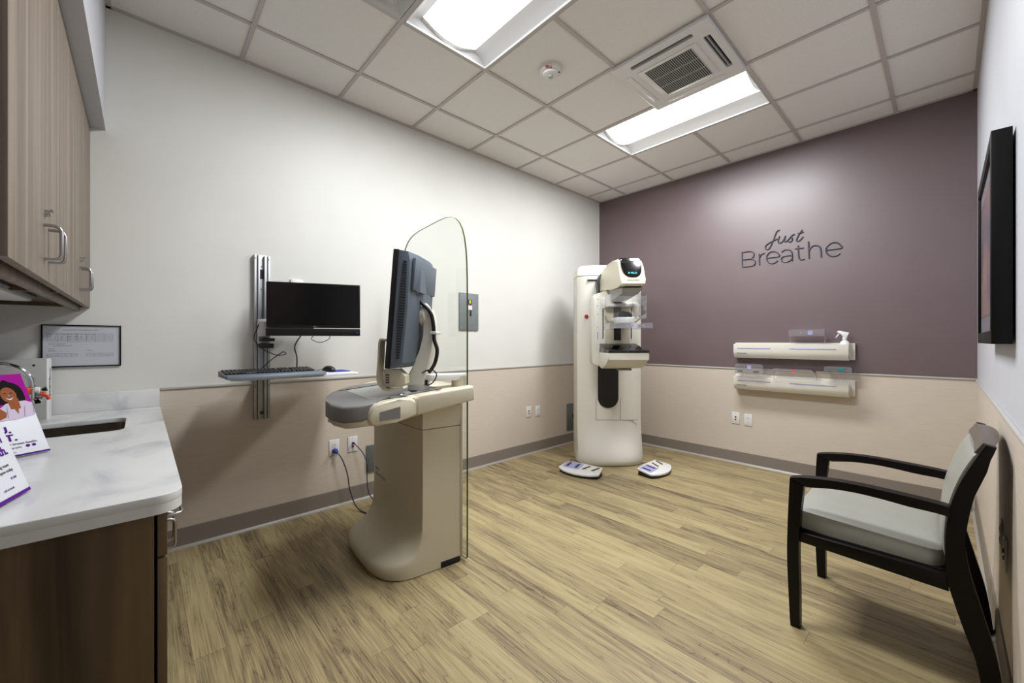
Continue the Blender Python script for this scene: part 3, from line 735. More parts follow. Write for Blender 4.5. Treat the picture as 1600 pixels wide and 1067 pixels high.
# deck
zt = lambda a, c: .985 + .09 * c
zb = lambda a, c: .905 + .125 * c
front = [(.405, -.565), (.395, -.605), (.36, -.638), (.24, -.662), (.10, -.652), (-.06, -.615), (-.18, -.57), (-.27, -.51), (-.33, -.43), (-.36, -.34)]
deck = cr2([(.405, .02), (.405, -.54)] + front + [(-.365, .02)], 1)
MB().prism(deck, zb, zt, 'z', .018, 3).build('deck', 'cream', ws)
k = [(x * .985 if x > 0 else x * .96, y - .009) for x, y in front]
kt = [(.335, -.12), (.335, -.46), (.412, -.50)] + [(x + (.008 if x > .2 else 0), y - .002) for x, y in k] + [(-.33, -.12)]
MB().prism(kt, lambda a, c: zb(a, c) + .030, lambda a, c: zt(a, c) + .005, 'z', .012, 3).build('keyboard_top', 'greyplastic', ws, 'grey front with rounded edge')
MB().prism(rrect(-.16, .30, -.50, -.16, .03), lambda a, c: zt(a, c) + .004, lambda a, c: zt(a, c) + .0062, 'z').build('touch_panel', 'lightgrey', ws)
def on_deck(name, x0, x1, y0, y1, h, m, z=.0062, bev=.001, label=None):
    MB().prism([(x0, y0), (x1, y0), (x1, y1), (x0, y1)], lambda a, c: zt(a, c) + z, lambda a, c: zt(a, c) + z + h, 'z', bev).build(name, m, ws, label)
on_deck('groove', -.19, -.175, -.53, -.25, .001, 'slate_dark', label='dark slot along the deck')
on_deck('trackpad', .315, .365, -.42, -.33, .002, 'greyplastic')
MB().ball((.335, -.36, zt(0, -.36) + .008), (.016, .016, .010)).build('trackball', 'nickel', ws)
on_deck('button', .27, .30, -.285, -.255, .003, 'black'); on_deck('button', .375, .40, -.205, -.165, .006, 'red', .0, label='red button'); on_deck('name_tag', .37, .395, -.29, -.255, .002, 'lilac', .0)
# side grips and rear side panels
for s in (1, -1):
    xo = .405 if s == 1 else -.365
    a, b = (xo - .05, xo + .018) if s == 1 else (xo - .018, xo + .05)
    if s == 1:
        MB().prism([(-.535, .842), (-.55, .88), (-.535, .925), (-.515, .942), (-.40, .953), (-.34, .955), (-.30, .93), (-.30, .862), (-.42, .843), (-.51, .832)], a, b, 'x', .014, 3).build('grip', 'cream', ws)
        MB().prism([(-.315, .862), (-.315, .945), (-.29, .966), (.015, .990), (.022, .975), (.022, .912)], a, b + .004, 'x', .012, 3).build('side_panel', 'cream', ws)
        MB().prism([(-.495, .858), (-.495, .900), (-.395, .918), (-.395, .862)], b - .002, b + .001, 'x').build('grip_recess', 'greyplastic', ws)
    else:
        MB().prism([(-.37, .885), (-.38, .93), (-.36, .95), (-.30, .966), (.015, .990), (.022, .975), (.022, .912)], a, b, 'x', .012, 3).build('side_panel', 'cream', ws)
# swing arm for the monitor
pz = zt(0, -.2)
MB().lathe([(.001, 0), (.058, 0), (.058, .048), (.001, .05)], (.225, -.215, pz + .004)).build('arm_base', 'white', ws)
MB().prism([(.225 + .058 * math.cos(R(a)), -.215 + .058 * math.sin(R(a))) for a in range(180, 361, 20)] + [(.342, -.01), (.33, .03), (.30, .042), (.265, .02)], pz + .05, pz + .085, 'z', .006).build('swing_arm', 'white', ws)
MB().lathe([(.001, 0), (.042, 0), (.042, .055), (.001, .055)], (.30, -.005, zt(0, 0) - .002)).build('arm_pivot', 'cream_dark', ws)
# camera-facing frame of the swivelled screen
mz = 1.095
YAW = .825548
mon = MB(Matrix.Rotation(R(-4.6), 4, 'X'))
hwm, hm = .212, .590
sec = lambda z, e: [(-hwm, -.055, z), (-hwm, -.050, z), (-hwm + .026, -.004 + e, z), (-.09, .014 + e, z), (.09, .014 + e, z), (hwm - .026, -.004 + e, z), (hwm, -.050, z), (hwm, -.055, z)]
mon.loft([sec(0, -.03), sec(.03, 0), sec(.3, .006), sec(hm - .05, 0), sec(hm, -.012)])
mon = mon.build('monitor', 'slate', ws, 'slate grey monitor seen from behind')
# console frame -> place the monitor in world space, then express it in the console frame
cw = Vector((3.10198, -4.43007, 0)); fw = Vector((-math.sin(YAW), math.cos(YAW), 0)); rt = Vector((math.cos(YAW), math.sin(YAW), 0))
mw = Matrix.Translation(cw + fw * 2.20 + rt * (-.527) + Vector((0, 0, mz))) @ Matrix.Rotation(YAW + R(-97.4), 4, 'Z')
wsm = Matrix.Translation((.932, -3.0754, 0)) @ Matrix.Rotation(R(-6), 4, 'Z')
lm = wsm.inverted() @ mw
mon.matrix_local = lm
TX = Matrix.Rotation(R(-4.6), 4, 'X')
MB(TX).box(-hwm - .003, hwm + .003, -.083, -.054, -.004, hm + .004, .003).build('bezel', 'black', mon)
MB(TX).box(-hwm + .012, hwm - .012, -.0842, -.0825, .012, hm - .012).build('screen', 'screen', mon)
for s in (1, -1):
    k = MB(TX)
    for i in range(36):
        z = .05 + i * .0138
        w0 = .006 + .010 * math.sin(math.pi * (i + 2) / 40)
        e = .0 if z < .3 else 0
        d = Vector((-.026, .049, 0)).normalized(); nn = Vector((.049, .026, 0)).normalized()
        p = Vector((hwm - .013, -.0235, z))
        a, b = p - d * w0, p + d * w0
        q = [a - nn * .002, b - nn * .002, b + nn * .0035, a + nn * .0035]
        k.loft([[(s * v.x, v.y, z) for v in q], [(s * v.x, v.y, z + .0065) for v in q]])
    k.build('vent_slots', 'slate_dark', mon, 'black ventilation slots', smooth=0)
MB(TX).prism([(-.17, .40), (.17, .40), (.165, .565), (-.165, .565)], .002, .019, 'y', .004).build('rear_cover', 'slate', mon)
MB(TX).loft([[(.01, .012, .395), (.12, .012, .395), (.11, .034, .395), (.02, .034, .395)], [(.025, .012, .52), (.105, .012, .52), (.09, .021, .52), (.04, .021, .52)]]).build('cable_hood', 'slate', mon)
MB(TX).box(.09, .13, -.008, -.001, hm - .03, hm - .022).build('latch', 'slate_dark', mon)
DN = Matrix.Translation((0, 0, -.05))
# neck in the monitor frame
def mpart(mb, name, m, label=None):
    o = mb.build(name, m, ws, label); o.matrix_local = lm; return o
mpart(MB().cyl((.0, .005, .28), (.0, .075, .285), .062, bev=.012), 'mount_disc', 'ivory')
nk = [(.0, .070, .31, .040, .018), (.0, .082, .25, .045, .022), (.0, .084, .17, .046, .026), (.0, .070, .09, .048, .032), (.0, .045, .01, .052, .040), (.0, .020, -.05, .056, .046), (.0, .010, -.095, .058, .050)]
mpart(MB().loft([[(x + hx * sx, y + hy * sy, z) for sx, sy in ((1, 1), (-1, 1), (-1, -1), (1, -1))] for x, y, z, hx, hy in nk]), 'neck', 'ivory')
mpart(MB(DN).tube(cr([(.06, .032, .412), (.055, .055, .39), (.05, .10, .34), (.045, .115, .27), (.045, .118, .20), (.045, .135, .14), (.04, .12, .07), (.03, .085, .02)], 8), .010, 12), 'cable', 'black', 'thick black cable')
mpart(MB(DN).box(-.02, .06, .10, .135, .225, .24, .003), 'cable_clip', 'white')
mpart(MB(DN).tube(cr([(.05, .045, .012), (.055, .075, .03), (.05, .11, .035), (.04, .13, .01), (.035, .11, -.03), (.04, .08, -.05)], 8), .0035, 8), 'cord', 'black')
mpart(MB(DN).box(.028, .04, .066, .078, -.05, -.02, .001), 'cord_plug', 'black')
# J shaped bracket hooked on the near screen edge
jb = [(.150, -.083, .19), (.150, -.110, .197), (.150, -.125, .185), (.150, -.130, .10), (.150, -.136, -.0), (.150, -.120, -.042), (.150, -.085, -.060), (.150, -.02, -.052), (.150, .0, -.045)]
jr = []
pts = cr(jb, 5)
for i, p in enumerate(pts):
    d = (pts[min(i + 1, len(pts) - 1)] - pts[max(i - 1, 0)]).normalized(); nrm = Vector((0, d.z, -d.y))
    jr.append([tuple(p + Vector((sx * .03, 0, 0)) + nrm * (sy * .005)) for sx, sy in ((1, 1), (-1, 1), (-1, -1), (1, -1))])
mpart(MB(DN).loft(jr), 'bracket', 'cream', 'cream J-shaped bracket')
mpart(MB(DN).prism([(-.118, -.05), (-.03, -.045), (.0, -.03), (.0, .01), (-.04, .045), (-.118, .045)], .09, .150, 'x', .004), 'scanner', 'cream', 'cream scanner block under the screen')
k = MB(DN)
for i in range(4): k.box(.1505, .1518, -.105, -.085, -.028 + i * .013, -.020 + i * .013)
mpart(k, 'warning_label', 'ink')

# power and network cords, built in room space
def cordpart(mb, name, m, parent, label=None):
    o = mb.build(name, m, parent, label)
    if parent is ws: o.matrix_local = wsm.inverted()
    return o
pc = cordpart(MB().tube(cr([(.055, -3.374, .412), (.08, -3.345, .36), (.10, -3.315, .25), (.13, -3.31, .15), (.17, -3.29, .05), (.23, -3.27, .008), (.34, -3.24, .006), (.66, -3.16, .006), (.70, -3.14, .03)], 8), .0045, 8), 'power_cord', 'cable_grey', ws, 'grey power cord with a blue plug')
k = MB(); k.cyl((.012, -3.378, .42), (.04, -3.378, .418), .019, bev=.004); k.cyl((.04, -3.378, .418), (.06, -3.374, .412), .012, bev=.003); cordpart(k, 'plug', 'blue', pc)
cordpart(MB().box(.04, .043, -3.392, -3.352, .375, .388), 'cord_tag', 'paper', pc, 'white paper tag')
pc = cordpart(MB().tube(cr([(.035, -3.238, .45), (.075, -3.19, .38), (.10, -3.165, .29), (.12, -3.175, .18), (.15, -3.17, .08), (.22, -3.13, .015), (.34, -3.09, .006), (.66, -3.04, .006), (.70, -3.05, .03)], 8), .004, 8), 'network_cable', 'cable_blue', ws, 'indigo network cable')
cordpart(MB().cyl((.015, -3.24, .452), (.035, -3.238, .45), .008), 'plug', 'blue', pc)

# ------------------------------------------------------------------ mammography unit
gt = thing('mammography_unit', 'tall cream mammography machine in the corner with its tube arm', 'x-ray machine', (.785, -.969, 0), YAW)
CX = .02
def col_ring(z, b=0, dx=0, top=0):
    hw = .325 - dx; pts = []
    n = 24
    for k in range(n + 1):
        u = -1 + 2 * k / n; a = math.sin(u * math.pi / 2)
        x = hw * a
        y = -.012 + .06 * abs(a) ** 5 - b * (1 - .55 * abs(a) ** 2.2) + dx
        pts.append((CX + x, y, z))
    pts += [(CX + hw, .14, z), (CX + hw, .30, z), (CX + hw - .06, .42 - dx, z), (CX, .43 - dx, z), (CX - hw + .06, .42 - dx, z), (CX - hw, .30, z), (CX - hw, .14, z)]
    return pts
pf = [(.004, .105), (.03, .125), (.06, .128), (.10, .118), (.15, .095), (.20, .07), (.27, .04), (.35, .012), (.44, 0), (1.0, 0), (1.89, 0)]
MB().loft([col_ring(z, b) for z, b in pf]).build('column', 'ivory', gt)
MB().loft([col_ring(1.896, 0), col_ring(1.95, 0, .004), col_ring(1.985, 0, .015), col_ring(2.003, 0, .04), col_ring(2.012, 0, .10)]).build('column_cap', 'ivory', gt)
slot = [(-.107, 1.80), (-.107, .655)] + [(-.005 + .102 * math.cos(R(a)), .66 + .10 * math.sin(R(a))) for a in range(190, 351, 16)] + [(.097, .655), (.097, 1.80)]
MB().prism(slot, -.022, -.005, 'y').build('slot', 'black', gt, 'black rounded slot down the front')
for b in ((-.127, .30, .437, .440), (-.127, -.124, .440, .66), (.118, .121, .440, .66)):
    MB().box(b[0], b[1], -.0142, -.006, b[2], b[3]).build('seam', 'greyplastic', gt)
MB().box(-.212, -.10, -.02, .02, 1.842, 1.853).build('groove', 'slate_dark', gt)
MB().cyl((-.222, .02, 1.483), (-.222, -.022, 1.483), .019, .017, bev=.004).build('stop_button', 'red', gt, 'red emergency stop button')
# arm plate in front of the column
AX = 0.0
arm_out = [(-.232, 1.04), (-.232, 1.62), (-.22, 1.66), (-.10, 1.70), (.0, 1.715), (.12, 1.70), (.197, 1.68), (.197, 1.05), (.16, 1.01), (-.17, 1.0), (-.215, 1.012)]
MB().prism(arm_out, -.35, -.215, 'y', .012, 3).build('arm', 'ivory', gt)
MB().cyl((-.0, -.23, 1.36), (0, -.006, 1.36), .15, bev=.01).build('pivot', 'dgrey', gt)
arch = [(-.115, 1.18), (-.115, 1.565)] + cr2([(-.10, 1.575), (-.05, 1.592), (0, 1.597), (.05, 1.592), (.10, 1.575)], 3) + [(.115, 1.565), (.115, 1.18)]
MB().prism(arch, -.356, -.345, 'y', .002).build('front_cover', 'cream', gt)
for x in (-.133, .129): MB().box(x - .004, x + .004, -.353, -.345, 1.255, 1.545).build('track_slot', 'slate_dark', gt)
MB().box(-.034, .032, -.360, -.35, 1.24, 1.595, .002).build('track_slot', 'black', gt, 'black carriage track')
MB().box(-.030, .028, -.3615, -.358, 1.46, 1.59).build('track_cover', 'greyplastic', gt)
for z in (1.30, 1.36, 1.48, 1.56, 1.62): MB().box(-.186, -.178, -.3515, -.3485, z - (.05 if z < 1.31 else .006), z + .02 if z < 1.31 else z + .004).build('scale_mark', 'lilac', gt)
# tube head (side profile y,z)
hp = [(-.10, 1.71), (-.10, 1.83), (-.16, 1.89), (-.25, 1.922), (-.40, 1.925), (-.62, 1.920), (-.72, 1.912), (-.775, 1.89), (-.80, 1.84), (-.855, 1.73), (-.875, 1.69), (-.862, 1.672), (-.78, 1.672), (-.55, 1.68), (-.40, 1.70), (-.25, 1.71)]
MB().prism(hp, -.108, .092, 'x', .022, 4).build('tube_head', 'cream', gt)
# display set in the sloping front face
fa = Vector((-.008, -.778, 1.895)); fb = Vector((-.008, -.870, 1.695)); up = (fa - fb).normalized(); nrm = Vector((1, 0, 0)).cross(up)
fx = frame_mx(tuple((fa + fb) / 2), (1, 0, 0), tuple(up))
dv = [(-.080, .112), (-.082, .06)] + cr2([(-.080, .03), (-.070, -.015), (-.045, -.048), (0, -.058), (.045, -.048), (.070, -.015), (.080, .03)], 4) + [(.082, .06), (.080, .112)]
disp = MB(fx).prism(dv, -.012, .006, 'z', .003).build('display', 'gloss_black', gt, 'glossy black display')
top = MB(); top.prism([(-.775, 1.86), (-.792, 1.885), (-.775, 1.91), (-.72, 1.926), (-.60, 1.930), (-.56, 1.91)], -.088, .072, 'x', .010, 3); top.build('display_hood', 'gloss_black', gt, 'glossy black hood on top')
text('R MLO', .024, 'display', disp, fx @ Matrix.Translation((-.034, -.028, .0062)), ext=.0003)
text('HOLOGIC', .022, 'ink', gt, fx @ Matrix.Translation((-.048, -.092, .0022)), ext=.0004, bold=.0004)
MB().box(-.103, -.1015, -.165, -.15, 1.78, 1.80).build('warning_label', 'yellow', gt); MB().box(-.1035, -.1015, -.165, -.14, 1.72, 1.76).build('warning_label', 'cream_dark', gt)
MB().cyl((0, -.115, 1.80), (0, -.005, 1.80), .135, bev=.012).build('collar', 'dgrey', gt, 'dark grey rotation collar')
MB().box(-.125, -.098, -.10, -.01, 1.68, 1.86, .01).build('collar_guard', 'dgrey', gt)
MB().loft([[(-.085, -.82, 1.662), (.085, -.82, 1.662), (.085, -.36, 1.70), (-.085, -.36, 1.70)][::-1], [(-.07, -.76, 1.625), (.07, -.76, 1.625), (.07, -.40, 1.60), (-.07, -.40, 1.60)][::-1]]).build('collimator', 'lightgrey', gt)
MB().box(-.07, .06, -.85, -.83, 1.663, 1.673).build('front_strip', 'slate_dark', gt)
# clear face shield
fs = MB(); fs.box(-.17, .12, -.80, -.794, 1.55, 1.60, .001); fs.box(.116, .121, -.80, -.40, 1.42, 1.64, .001); fs.box(-.172, -.167, -.80, -.40, 1.52, 1.62, .001)
fs.build('face_shield', 'acrylic', gt, 'clear face shield')
MB().box(-.13, .13, -.42, -.345, 1.545, 1.575, .005).build('shield_bracket', 'white', gt)
# paddle carriage and paddle
MB().box(-.075, .085, -.62, -.355, 1.385, 1.44, .012, 3).build('paddle_carriage', 'white', gt)
MB().prism([(-.055, 1.44), (-.055, 1.485), (-.02, 1.495), (.04, 1.485), (.065, 1.46), (.065, 1.44)], -.60, -.42, 'y', .006).build('carriage_window', 'dgrey', gt)
for s in (-1, 1):
    k = MB(); k.cyl((s * .075, -.50, 1.405), (s * .125, -.50, 1.412), .013, bev=.003); k.tube([(s * .12, -.50, 1.40), (s * .15, -.52, 1.43), (s * .155, -.53, 1.46)], .009); k.build('knob', 'cream_dark', gt)
k = MB(); z0 = 1.335
k.box(-.15, .15, -.86, -.46, z0, z0 + .004); k.box(-.15, .15, -.86, -.856, z0, z0 + .045); k.box(-.15, -.146, -.86, -.46, z0, z0 + .045); k.box(.146, .15, -.86, -.46, z0, z0 + .045); k.box(-.15, .15, -.47, -.46, z0, z0 + .06)
k.build('compression_paddle', 'acrylic', gt, 'clear compression paddle')
MB().box(-.10, .10, -.47, -.44, z0 + .02, z0 + .075, .004).build('paddle_mount', 'white', gt)
for x in (-.06, -.02, .03, .07): MB().box(x, x + .016, -.8575, -.855, z0 + .012, z0 + .030).build('paddle_mark', 'lilac', gt)
# detector tray
tp = [(-.72, 1.078), (-.72, 1.135), (-.36, 1.135), (-.36, 1.0), (-.42, .985), (-.52, .995), (-.62, 1.03)]
MB().prism(tp, -.17, .17, 'x', .012, 3).build('detector', 'ivory', gt)
MB().box(-.17, .17, -.725, -.355, 1.136, 1.158, .004).build('tray_top', 'gloss_black', gt, 'glossy black tray top')
MB().loft([[(-.165, -.56, 1.157), (.165, -.56, 1.157), (.165, -.36, 1.157), (-.165, -.36, 1.157)], [(-.165, -.50, 1.185), (.165, -.50, 1.185), (.165, -.36, 1.21), (-.165, -.36, 1.21)]]).build('tray_ledge', 'gloss_black', gt)
MB().box(-.03, .09, -.50, -.42, .972, .990, .006).build('tray_latch', 'greyplastic', gt)

# foot pedals
def pedal(loc, rz, label, pts, cord):
    t = thing('foot_pedal', label, 'foot pedal', loc, rz, 'foot pedals')
    L_, D_ = .20, .085
    out = [(-L_ + .004, -.07), (-L_ - .004, -.05), (-L_ + .018, D_ - .008), (-L_ + .028, D_)] + [(0, D_ + .006), (L_ - .028, D_), (L_ - .018, D_ - .008), (L_ + .004, -.05), (L_ - .004, -.07), (L_ * .66, -.105), (L_ * .33, -.122), (0, -.127), (-L_ * .33, -.122), (-L_ * .66, -.105)]
    MB().prism([(x * .96, y * .96) for x, y in out], 0, lambda a, c: .028 + .12 * (c + .1), 'z', .003).build('base', 'black', t)
    MB().prism(out, lambda a, c: .022 + .13 * (c + .1), lambda a, c: .040 + .14 * (c + .1), 'z', .005, 3).build('cover', 'white', t)
    zc = lambda a, c: .0402 + .14 * (c + .1)
    for s, m in ((-1, 'lilac'), (1, 'ivory')):
        o = MB().prism(rrect(min(s * .005, s * .175), max(s * .005, s * .175), -.045, .075, .012), lambda a, c: zc(a, c) - .004, lambda a, c: zc(a, c) + .0015, 'z').build('pad', m, t, 'pale lilac switch pad' if s < 0 else 'white switch pad')
        for q in (.045, .135):
            p = [(-.012, -.032), (.012, -.032), (.010, .045), (-.010, .045)]
            MB().prism([(s * q + x + (.02 if s > 0 else 0) * (y / .045), y + .01) for x, y in p], lambda a, c: zc(a, c) + .001, lambda a, c: zc(a, c) + .005, 'z').build('switch', 'dgrey', o)
    MB().tube(cr(cord, 8), .0035, 8).build('cord', 'cable', t)
    return t
pedal((.795, -1.428, 0), R(11), 'white four-switch foot pedal on the left of the machine base', None, [(-.12, .08, .04), (-.17, .13, .05), (-.20, .19, .05), (-.15, .23, .03), (-.09, .22, .01), (-.09, .14, .02), (-.13, .24, .006), (-.06, .36, .006)])
pedal((1.245, -.895, 0), R(93), 'white four-switch foot pedal on the right of the machine base', None, [(.15, .075, .04), (.19, .12, .03), (.18, .20, .008), (.08, .26, .006)])

# ------------------------------------------------------------------ paddle racks on the mauve wall
def rack(z0, z1, label):
    t = thing('paddle_rack', label, 'rack', (2.11, 0, z0), 0, 'paddle racks'); h = z1 - z0
    MB().box(-.452, .472, -.034, -.004, .004, h + .012, .002).build('back_plate', 'ivory', t)
    MB().prism([(-.034, .006), (-.10, .0), (-.118, .02), (-.132, h * .45), (-.126, h), (-.112, h), (-.118, h * .45), (-.10, .022), (-.034, .022)], -.438, .442, 'x', .0015).build('trough', 'ivory', t)
    k = MB()
    for x in (-.438, .436): k.box(x, x + .006, -.115, -.034, .02, h * .8)
    k.build('end_plate', 'ivory', t)
    mx = frame_mx((-.41, -.1272, h * .30), (1, 0, 0), (0, -.10, 1))
    text('HOLOGIC', .020, 'ink', t, mx, ext=.0003, bold=.0005)
    k = MB(); 
    for a, b in ((-.40, -.12), (.03, .36)): k.box(a, b, -.1325, -.128, h * .66, h * .72, .001)
    k.build('label_strip', 'lilac', t)
    return t
rack(1.07, 1.205, 'cream paddle rack on the mauve wall holding the spray bottle, upper of two')
rack(.762, .89, 'cream paddle rack across the wall rail holding three clear paddles, lower of two')
def paddle(label, x0, x1, z0, z1, mark, kind, y0=-.24, y1=-.05):
    xc = (x0 + x1) / 2; hw = (x1 - x0) / 2; h = z1 - z0
    t = thing('clear_paddle', label, 'paddle', (xc, 0, z0), 0, 'clear paddles')
    k = MB()
    if kind == 'frame':
        for z in (.35, .68, .98): k.box(-hw, hw, y0 + .04, y1, h * z - .004, h * z, .001)
        k.box(-hw, hw, y0 + .04, y0 + .044, h * .35, h)
        for s in (-1, 1): k.tube(cr([(s * hw * .86, -.10, h * .36), (s * hw * .98, -.10, h * .30), (s * hw * .98, -.10, .0), (s * hw * .9, -.10, -.045)], 4), .004, 8)
    elif kind == 'curved':
        o = cr2([(-hw, 0), (-hw * .97, h * .6), (-hw * .8, h), (0, h * .96), (hw * .8, h), (hw * .97, h * .6), (hw, 0)], 5)
        i = [(x * .95, z - .012) for x, z in o][::-1]
        k.prism(o + i, y0, y0 + .006, 'y'); k.prism(o + i, y1 - .03, y1 - .024, 'y')
        n = len(o)
        k.loft([[(x, yy, z) for x, z in o] + [(x * .985, yy, z - .004) for x, z in o[::-1]] for yy in (y0, y1 - .024)])
        for s in (-1, 1): k.box(s * hw - .002, s * hw + .002, -.11, -.08, -.075, .01)
    else:
        o = cr2([(-hw, 0), (-hw, h * .8), (-hw * .85, h), (0, h * 1.02), (hw * .85, h), (hw, h * .8), (hw, 0)], 3)
        k.prism(o, y0, y0 + .005, 'y', .001); k.box(-hw, hw, y0, y1, 0, .004); k.box(-hw, hw, y0, y1, h * .5, h * .5 + .003)
        k.box(-hw, -hw + .004, y0, y1, 0, h * .8); k.box(hw - .004, hw, y0, y1, 0, h * .8)
        for s in ((-.8, -.6, -.4, .4, .6) if kind == 'box' else (-.3, .0, .3)): k.box(s * hw - .003, s * hw + .003, -.112, -.105, -.08, .004)
    k.build('tray', 'acrylic', t)
    k = MB(); k.box(-hw * .8, -hw * .45, y0 + .006, y0 + .012, h * .08, h * .3); k.box(hw * .3, hw * .7, y0 + .006, y0 + .012, h * .08, h * .3)
    if kind in ('box', 'square'): k.build('clip', 'dgrey', t)
    else: k.bm.free()
    MB().box(mark[0] - .017, mark[0] + .017, y0 - .002 if kind != 'frame' else y0 + .038, y0 + .001 if kind != 'frame' else y0 + .041, h * .45, h * .85).build('size_label', mark[1], t, 'small coloured size label')
paddle('clear framed paddle standing on the upper rack left of the spray bottle', 2.135, 2.395, 1.25, 1.335, (.03, 'lilac'), 'frame', -.18)
paddle('clear boxy paddle with a lilac label at the left end of the lower rack', 1.705, 1.945, .925, 1.015, (.005, 'lilac'), 'box', -.19)
paddle('clear curved paddle with a rose label in the middle of the lower rack', 2.01, 2.33, .935, .985, (.015, 'rose'), 'curved', -.19)
paddle('clear square paddle with a teal label at the right end of the lower rack', 2.40, 2.58, .965, 1.02, (.02, 'teal'), 'square', -.19)
t = thing('spray_bottle', 'white trigger spray bottle in the right end of the upper rack', 'spray bottle', (2.52, -.075, 1.107))
MB().lathe([(.001, 0), (.036, 0), (.038, .006), (.038, .09), (.036, .105), (.026, .122), (.014, .132), (.013, .14), (.001, .14)]).build('bottle', 'white', t)
MB().lathe([(.001, .134), (.016, .134), (.016, .155), (.013, .158), (.001, .158)]).build('collar', 'white', t)
k = MB(); k.prism([(.018, .155), (.018, .18), (.032, .192), (.030, .197), (-.03, .213), (-.045, .213), (-.05, .206), (-.047, .196), (-.02, .188), (-.012, .155)], -.011, .011, 'y', .004); k.build('sprayer', 'white', t)
MB().prism([(-.040, .198), (-.032, .196), (-.040, .172), (-.058, .152), (-.064, .154), (-.050, .174)], -.006, .006, 'y', .002).build('trigger', 'white', t)

# wall lettering ----------------------------------------------------------
t = thing('wall_lettering', 'dark raised wall lettering reading Just Breathe on the mauve wall', 'lettering', (0, 0, 0))
C0 = (3.10198, -4.43007, 1.23592); F0 = 626.398
def wallpt(zx, zy):
    u, v = 1120 + zx / 6.6667, 340 + zy / 6.6667
    a, b = (u - 800) / F0, -(v - 532.345) / F0
    sn, cs = math.sin(YAW), math.cos(YAW); d = (-sn + cs * a, cs + sn * a, b); k = -C0[1] / d[1]
    return (C0[0] + k * d[0], -.006, C0[2] + k * d[2])
def strokes(name, sts, r):
    k = MB()
    for st, sm in sts:
        p = [wallpt(*q) for q in st]
        p = cr(p, 7) if sm else [Vector(q) for q in p]
        k.tube(p, r, 8)
    k.build(name, 'letter', t)
strokes('word', [
    ([(265, 362), (268, 513)], 0), ([(265, 362), (320, 354), (360, 351), (384, 366), (388, 393), (372, 420), (335, 431), (268, 438)], 1), ([(335, 431), (380, 434), (402, 460), (395, 488), (360, 503), (268, 513)], 1),
    ([(442, 378), (447, 492)], 0), ([(445, 425), (455, 398), (475, 378), (500, 370)], 1),
    ([(522, 420), (645, 404), (640, 375), (615, 356), (580, 352), (545, 368), (523, 400), (520, 430), (535, 460), (565, 475), (600, 472), (635, 448)], 1),
    ([(675, 360), (700, 340), (735, 333), (770, 343), (784, 370), (786, 410), (787, 450)], 1), ([(785, 392), (730, 397), (690, 408), (672, 430), (685, 455), (715, 462), (755, 452), (785, 425)], 1),
    ([(848, 290), (851, 350), (853, 400), (865, 430), (885, 438), (912, 428)], 1), ([(815, 325), (905, 315)], 0),
    ([(955, 250), (962, 425)], 0), ([(960, 345), (985, 305), (1020, 290), (1060, 297), (1082, 327), (1088, 412)], 1),
    ([(1142, 338), (1292, 318), (1285, 285), (1255, 263), (1215, 260), (1175, 275), (1145, 305), (1137, 340), (1150, 375), (1180, 398), (1215, 402), (1255, 392), (1282, 368)], 1)], .0055)
strokes('word', [
    ([(658, 130), (632, 140), (610, 180), (595, 225), (578, 265), (558, 305), (535, 330), (512, 326), (509, 300), (530, 275), (580, 245), (632, 222)], 1),
    ([(655, 195), (641, 235), (645, 262), (668, 262), (695, 235), (716, 190), (706, 225), (708, 250), (730, 244), (760, 215)], 1),
    ([(755, 222), (785, 185), (812, 176), (790, 180), (776, 196), (786, 215), (784, 238), (765, 252), (742, 247)], 1),
    ([(890, 127), (860, 170), (838, 212), (830, 238), (850, 246), (880, 222), (900, 198)], 1), ([(843, 166), (905, 150)], 0)], .0055)

# framed picture on the right wall ---------------------------------------
t = thing('framed_picture', 'large black framed picture on the white wall above the chair', 'picture', (W, -1.96, 1.225))
y0, y1, hh, th = -.408, .41, .705, .052
k = MB()
k.box(-th, -.006, y0, y0 + .045, 0, hh, .002); k.box(-th, -.006, y1 - .045, y1, 0, hh, .002); k.box(-th, -.006, y0 + .045, y1 - .045, 0, .045, .002); k.box(-th, -.006, y0 + .045, y1 - .045, hh - .045, hh, .002)
k.build('frame', 'frame_black', t)
MB().box(-.043, -.004, y0 + .045, y1 - .045, .045, hh - .045).build('print', 'mat_dark', t)
MB().box(-.0445, -.0429, y0 + .11, y1 - .11, .11, hh - .11).build('artwork', 'art', t, 'muted abstract print')

# ------------------------------------------------------------------ chair
t = thing('armchair', 'dark wood armchair with pale grey-green seat against the right wall', 'chair', (0, 0, 0))
arm_top = [(2.64, .642), (2.66, .648), (2.70, .656), (2.785, .666), (2.865, .669), (2.939, .667), (3.008, .664), (3.073, .660), (3.11, .656)]
arm_bot = [(3.108, .622), (3.073, .626), (3.008, .628), (2.939, .634), (2.865, .637), (2.785, .632), (2.70, .616)]
outer = [(3.215, .882), (3.185, .782), (3.163, .69), (3.148, .581), (3.147, .523), (3.158, .436), (3.185, .32), (3.218, .17), (3.238, 0)]
inner = [(3.192, 0), (3.17, .15), (3.145, .235), (3.113, .355), (3.102, .42), (3.099, .545), (3.11, .656), (3.139, .762), (3.191, .888)]
fl = [(2.640, .642), (2.633, .466), (2.630, .309), (2.635, .155), (2.642, .0)]
fr_ = [(2.676, .0), (2.675, .155), (2.672, .325), (2.678, .481), (2.69, .616)]
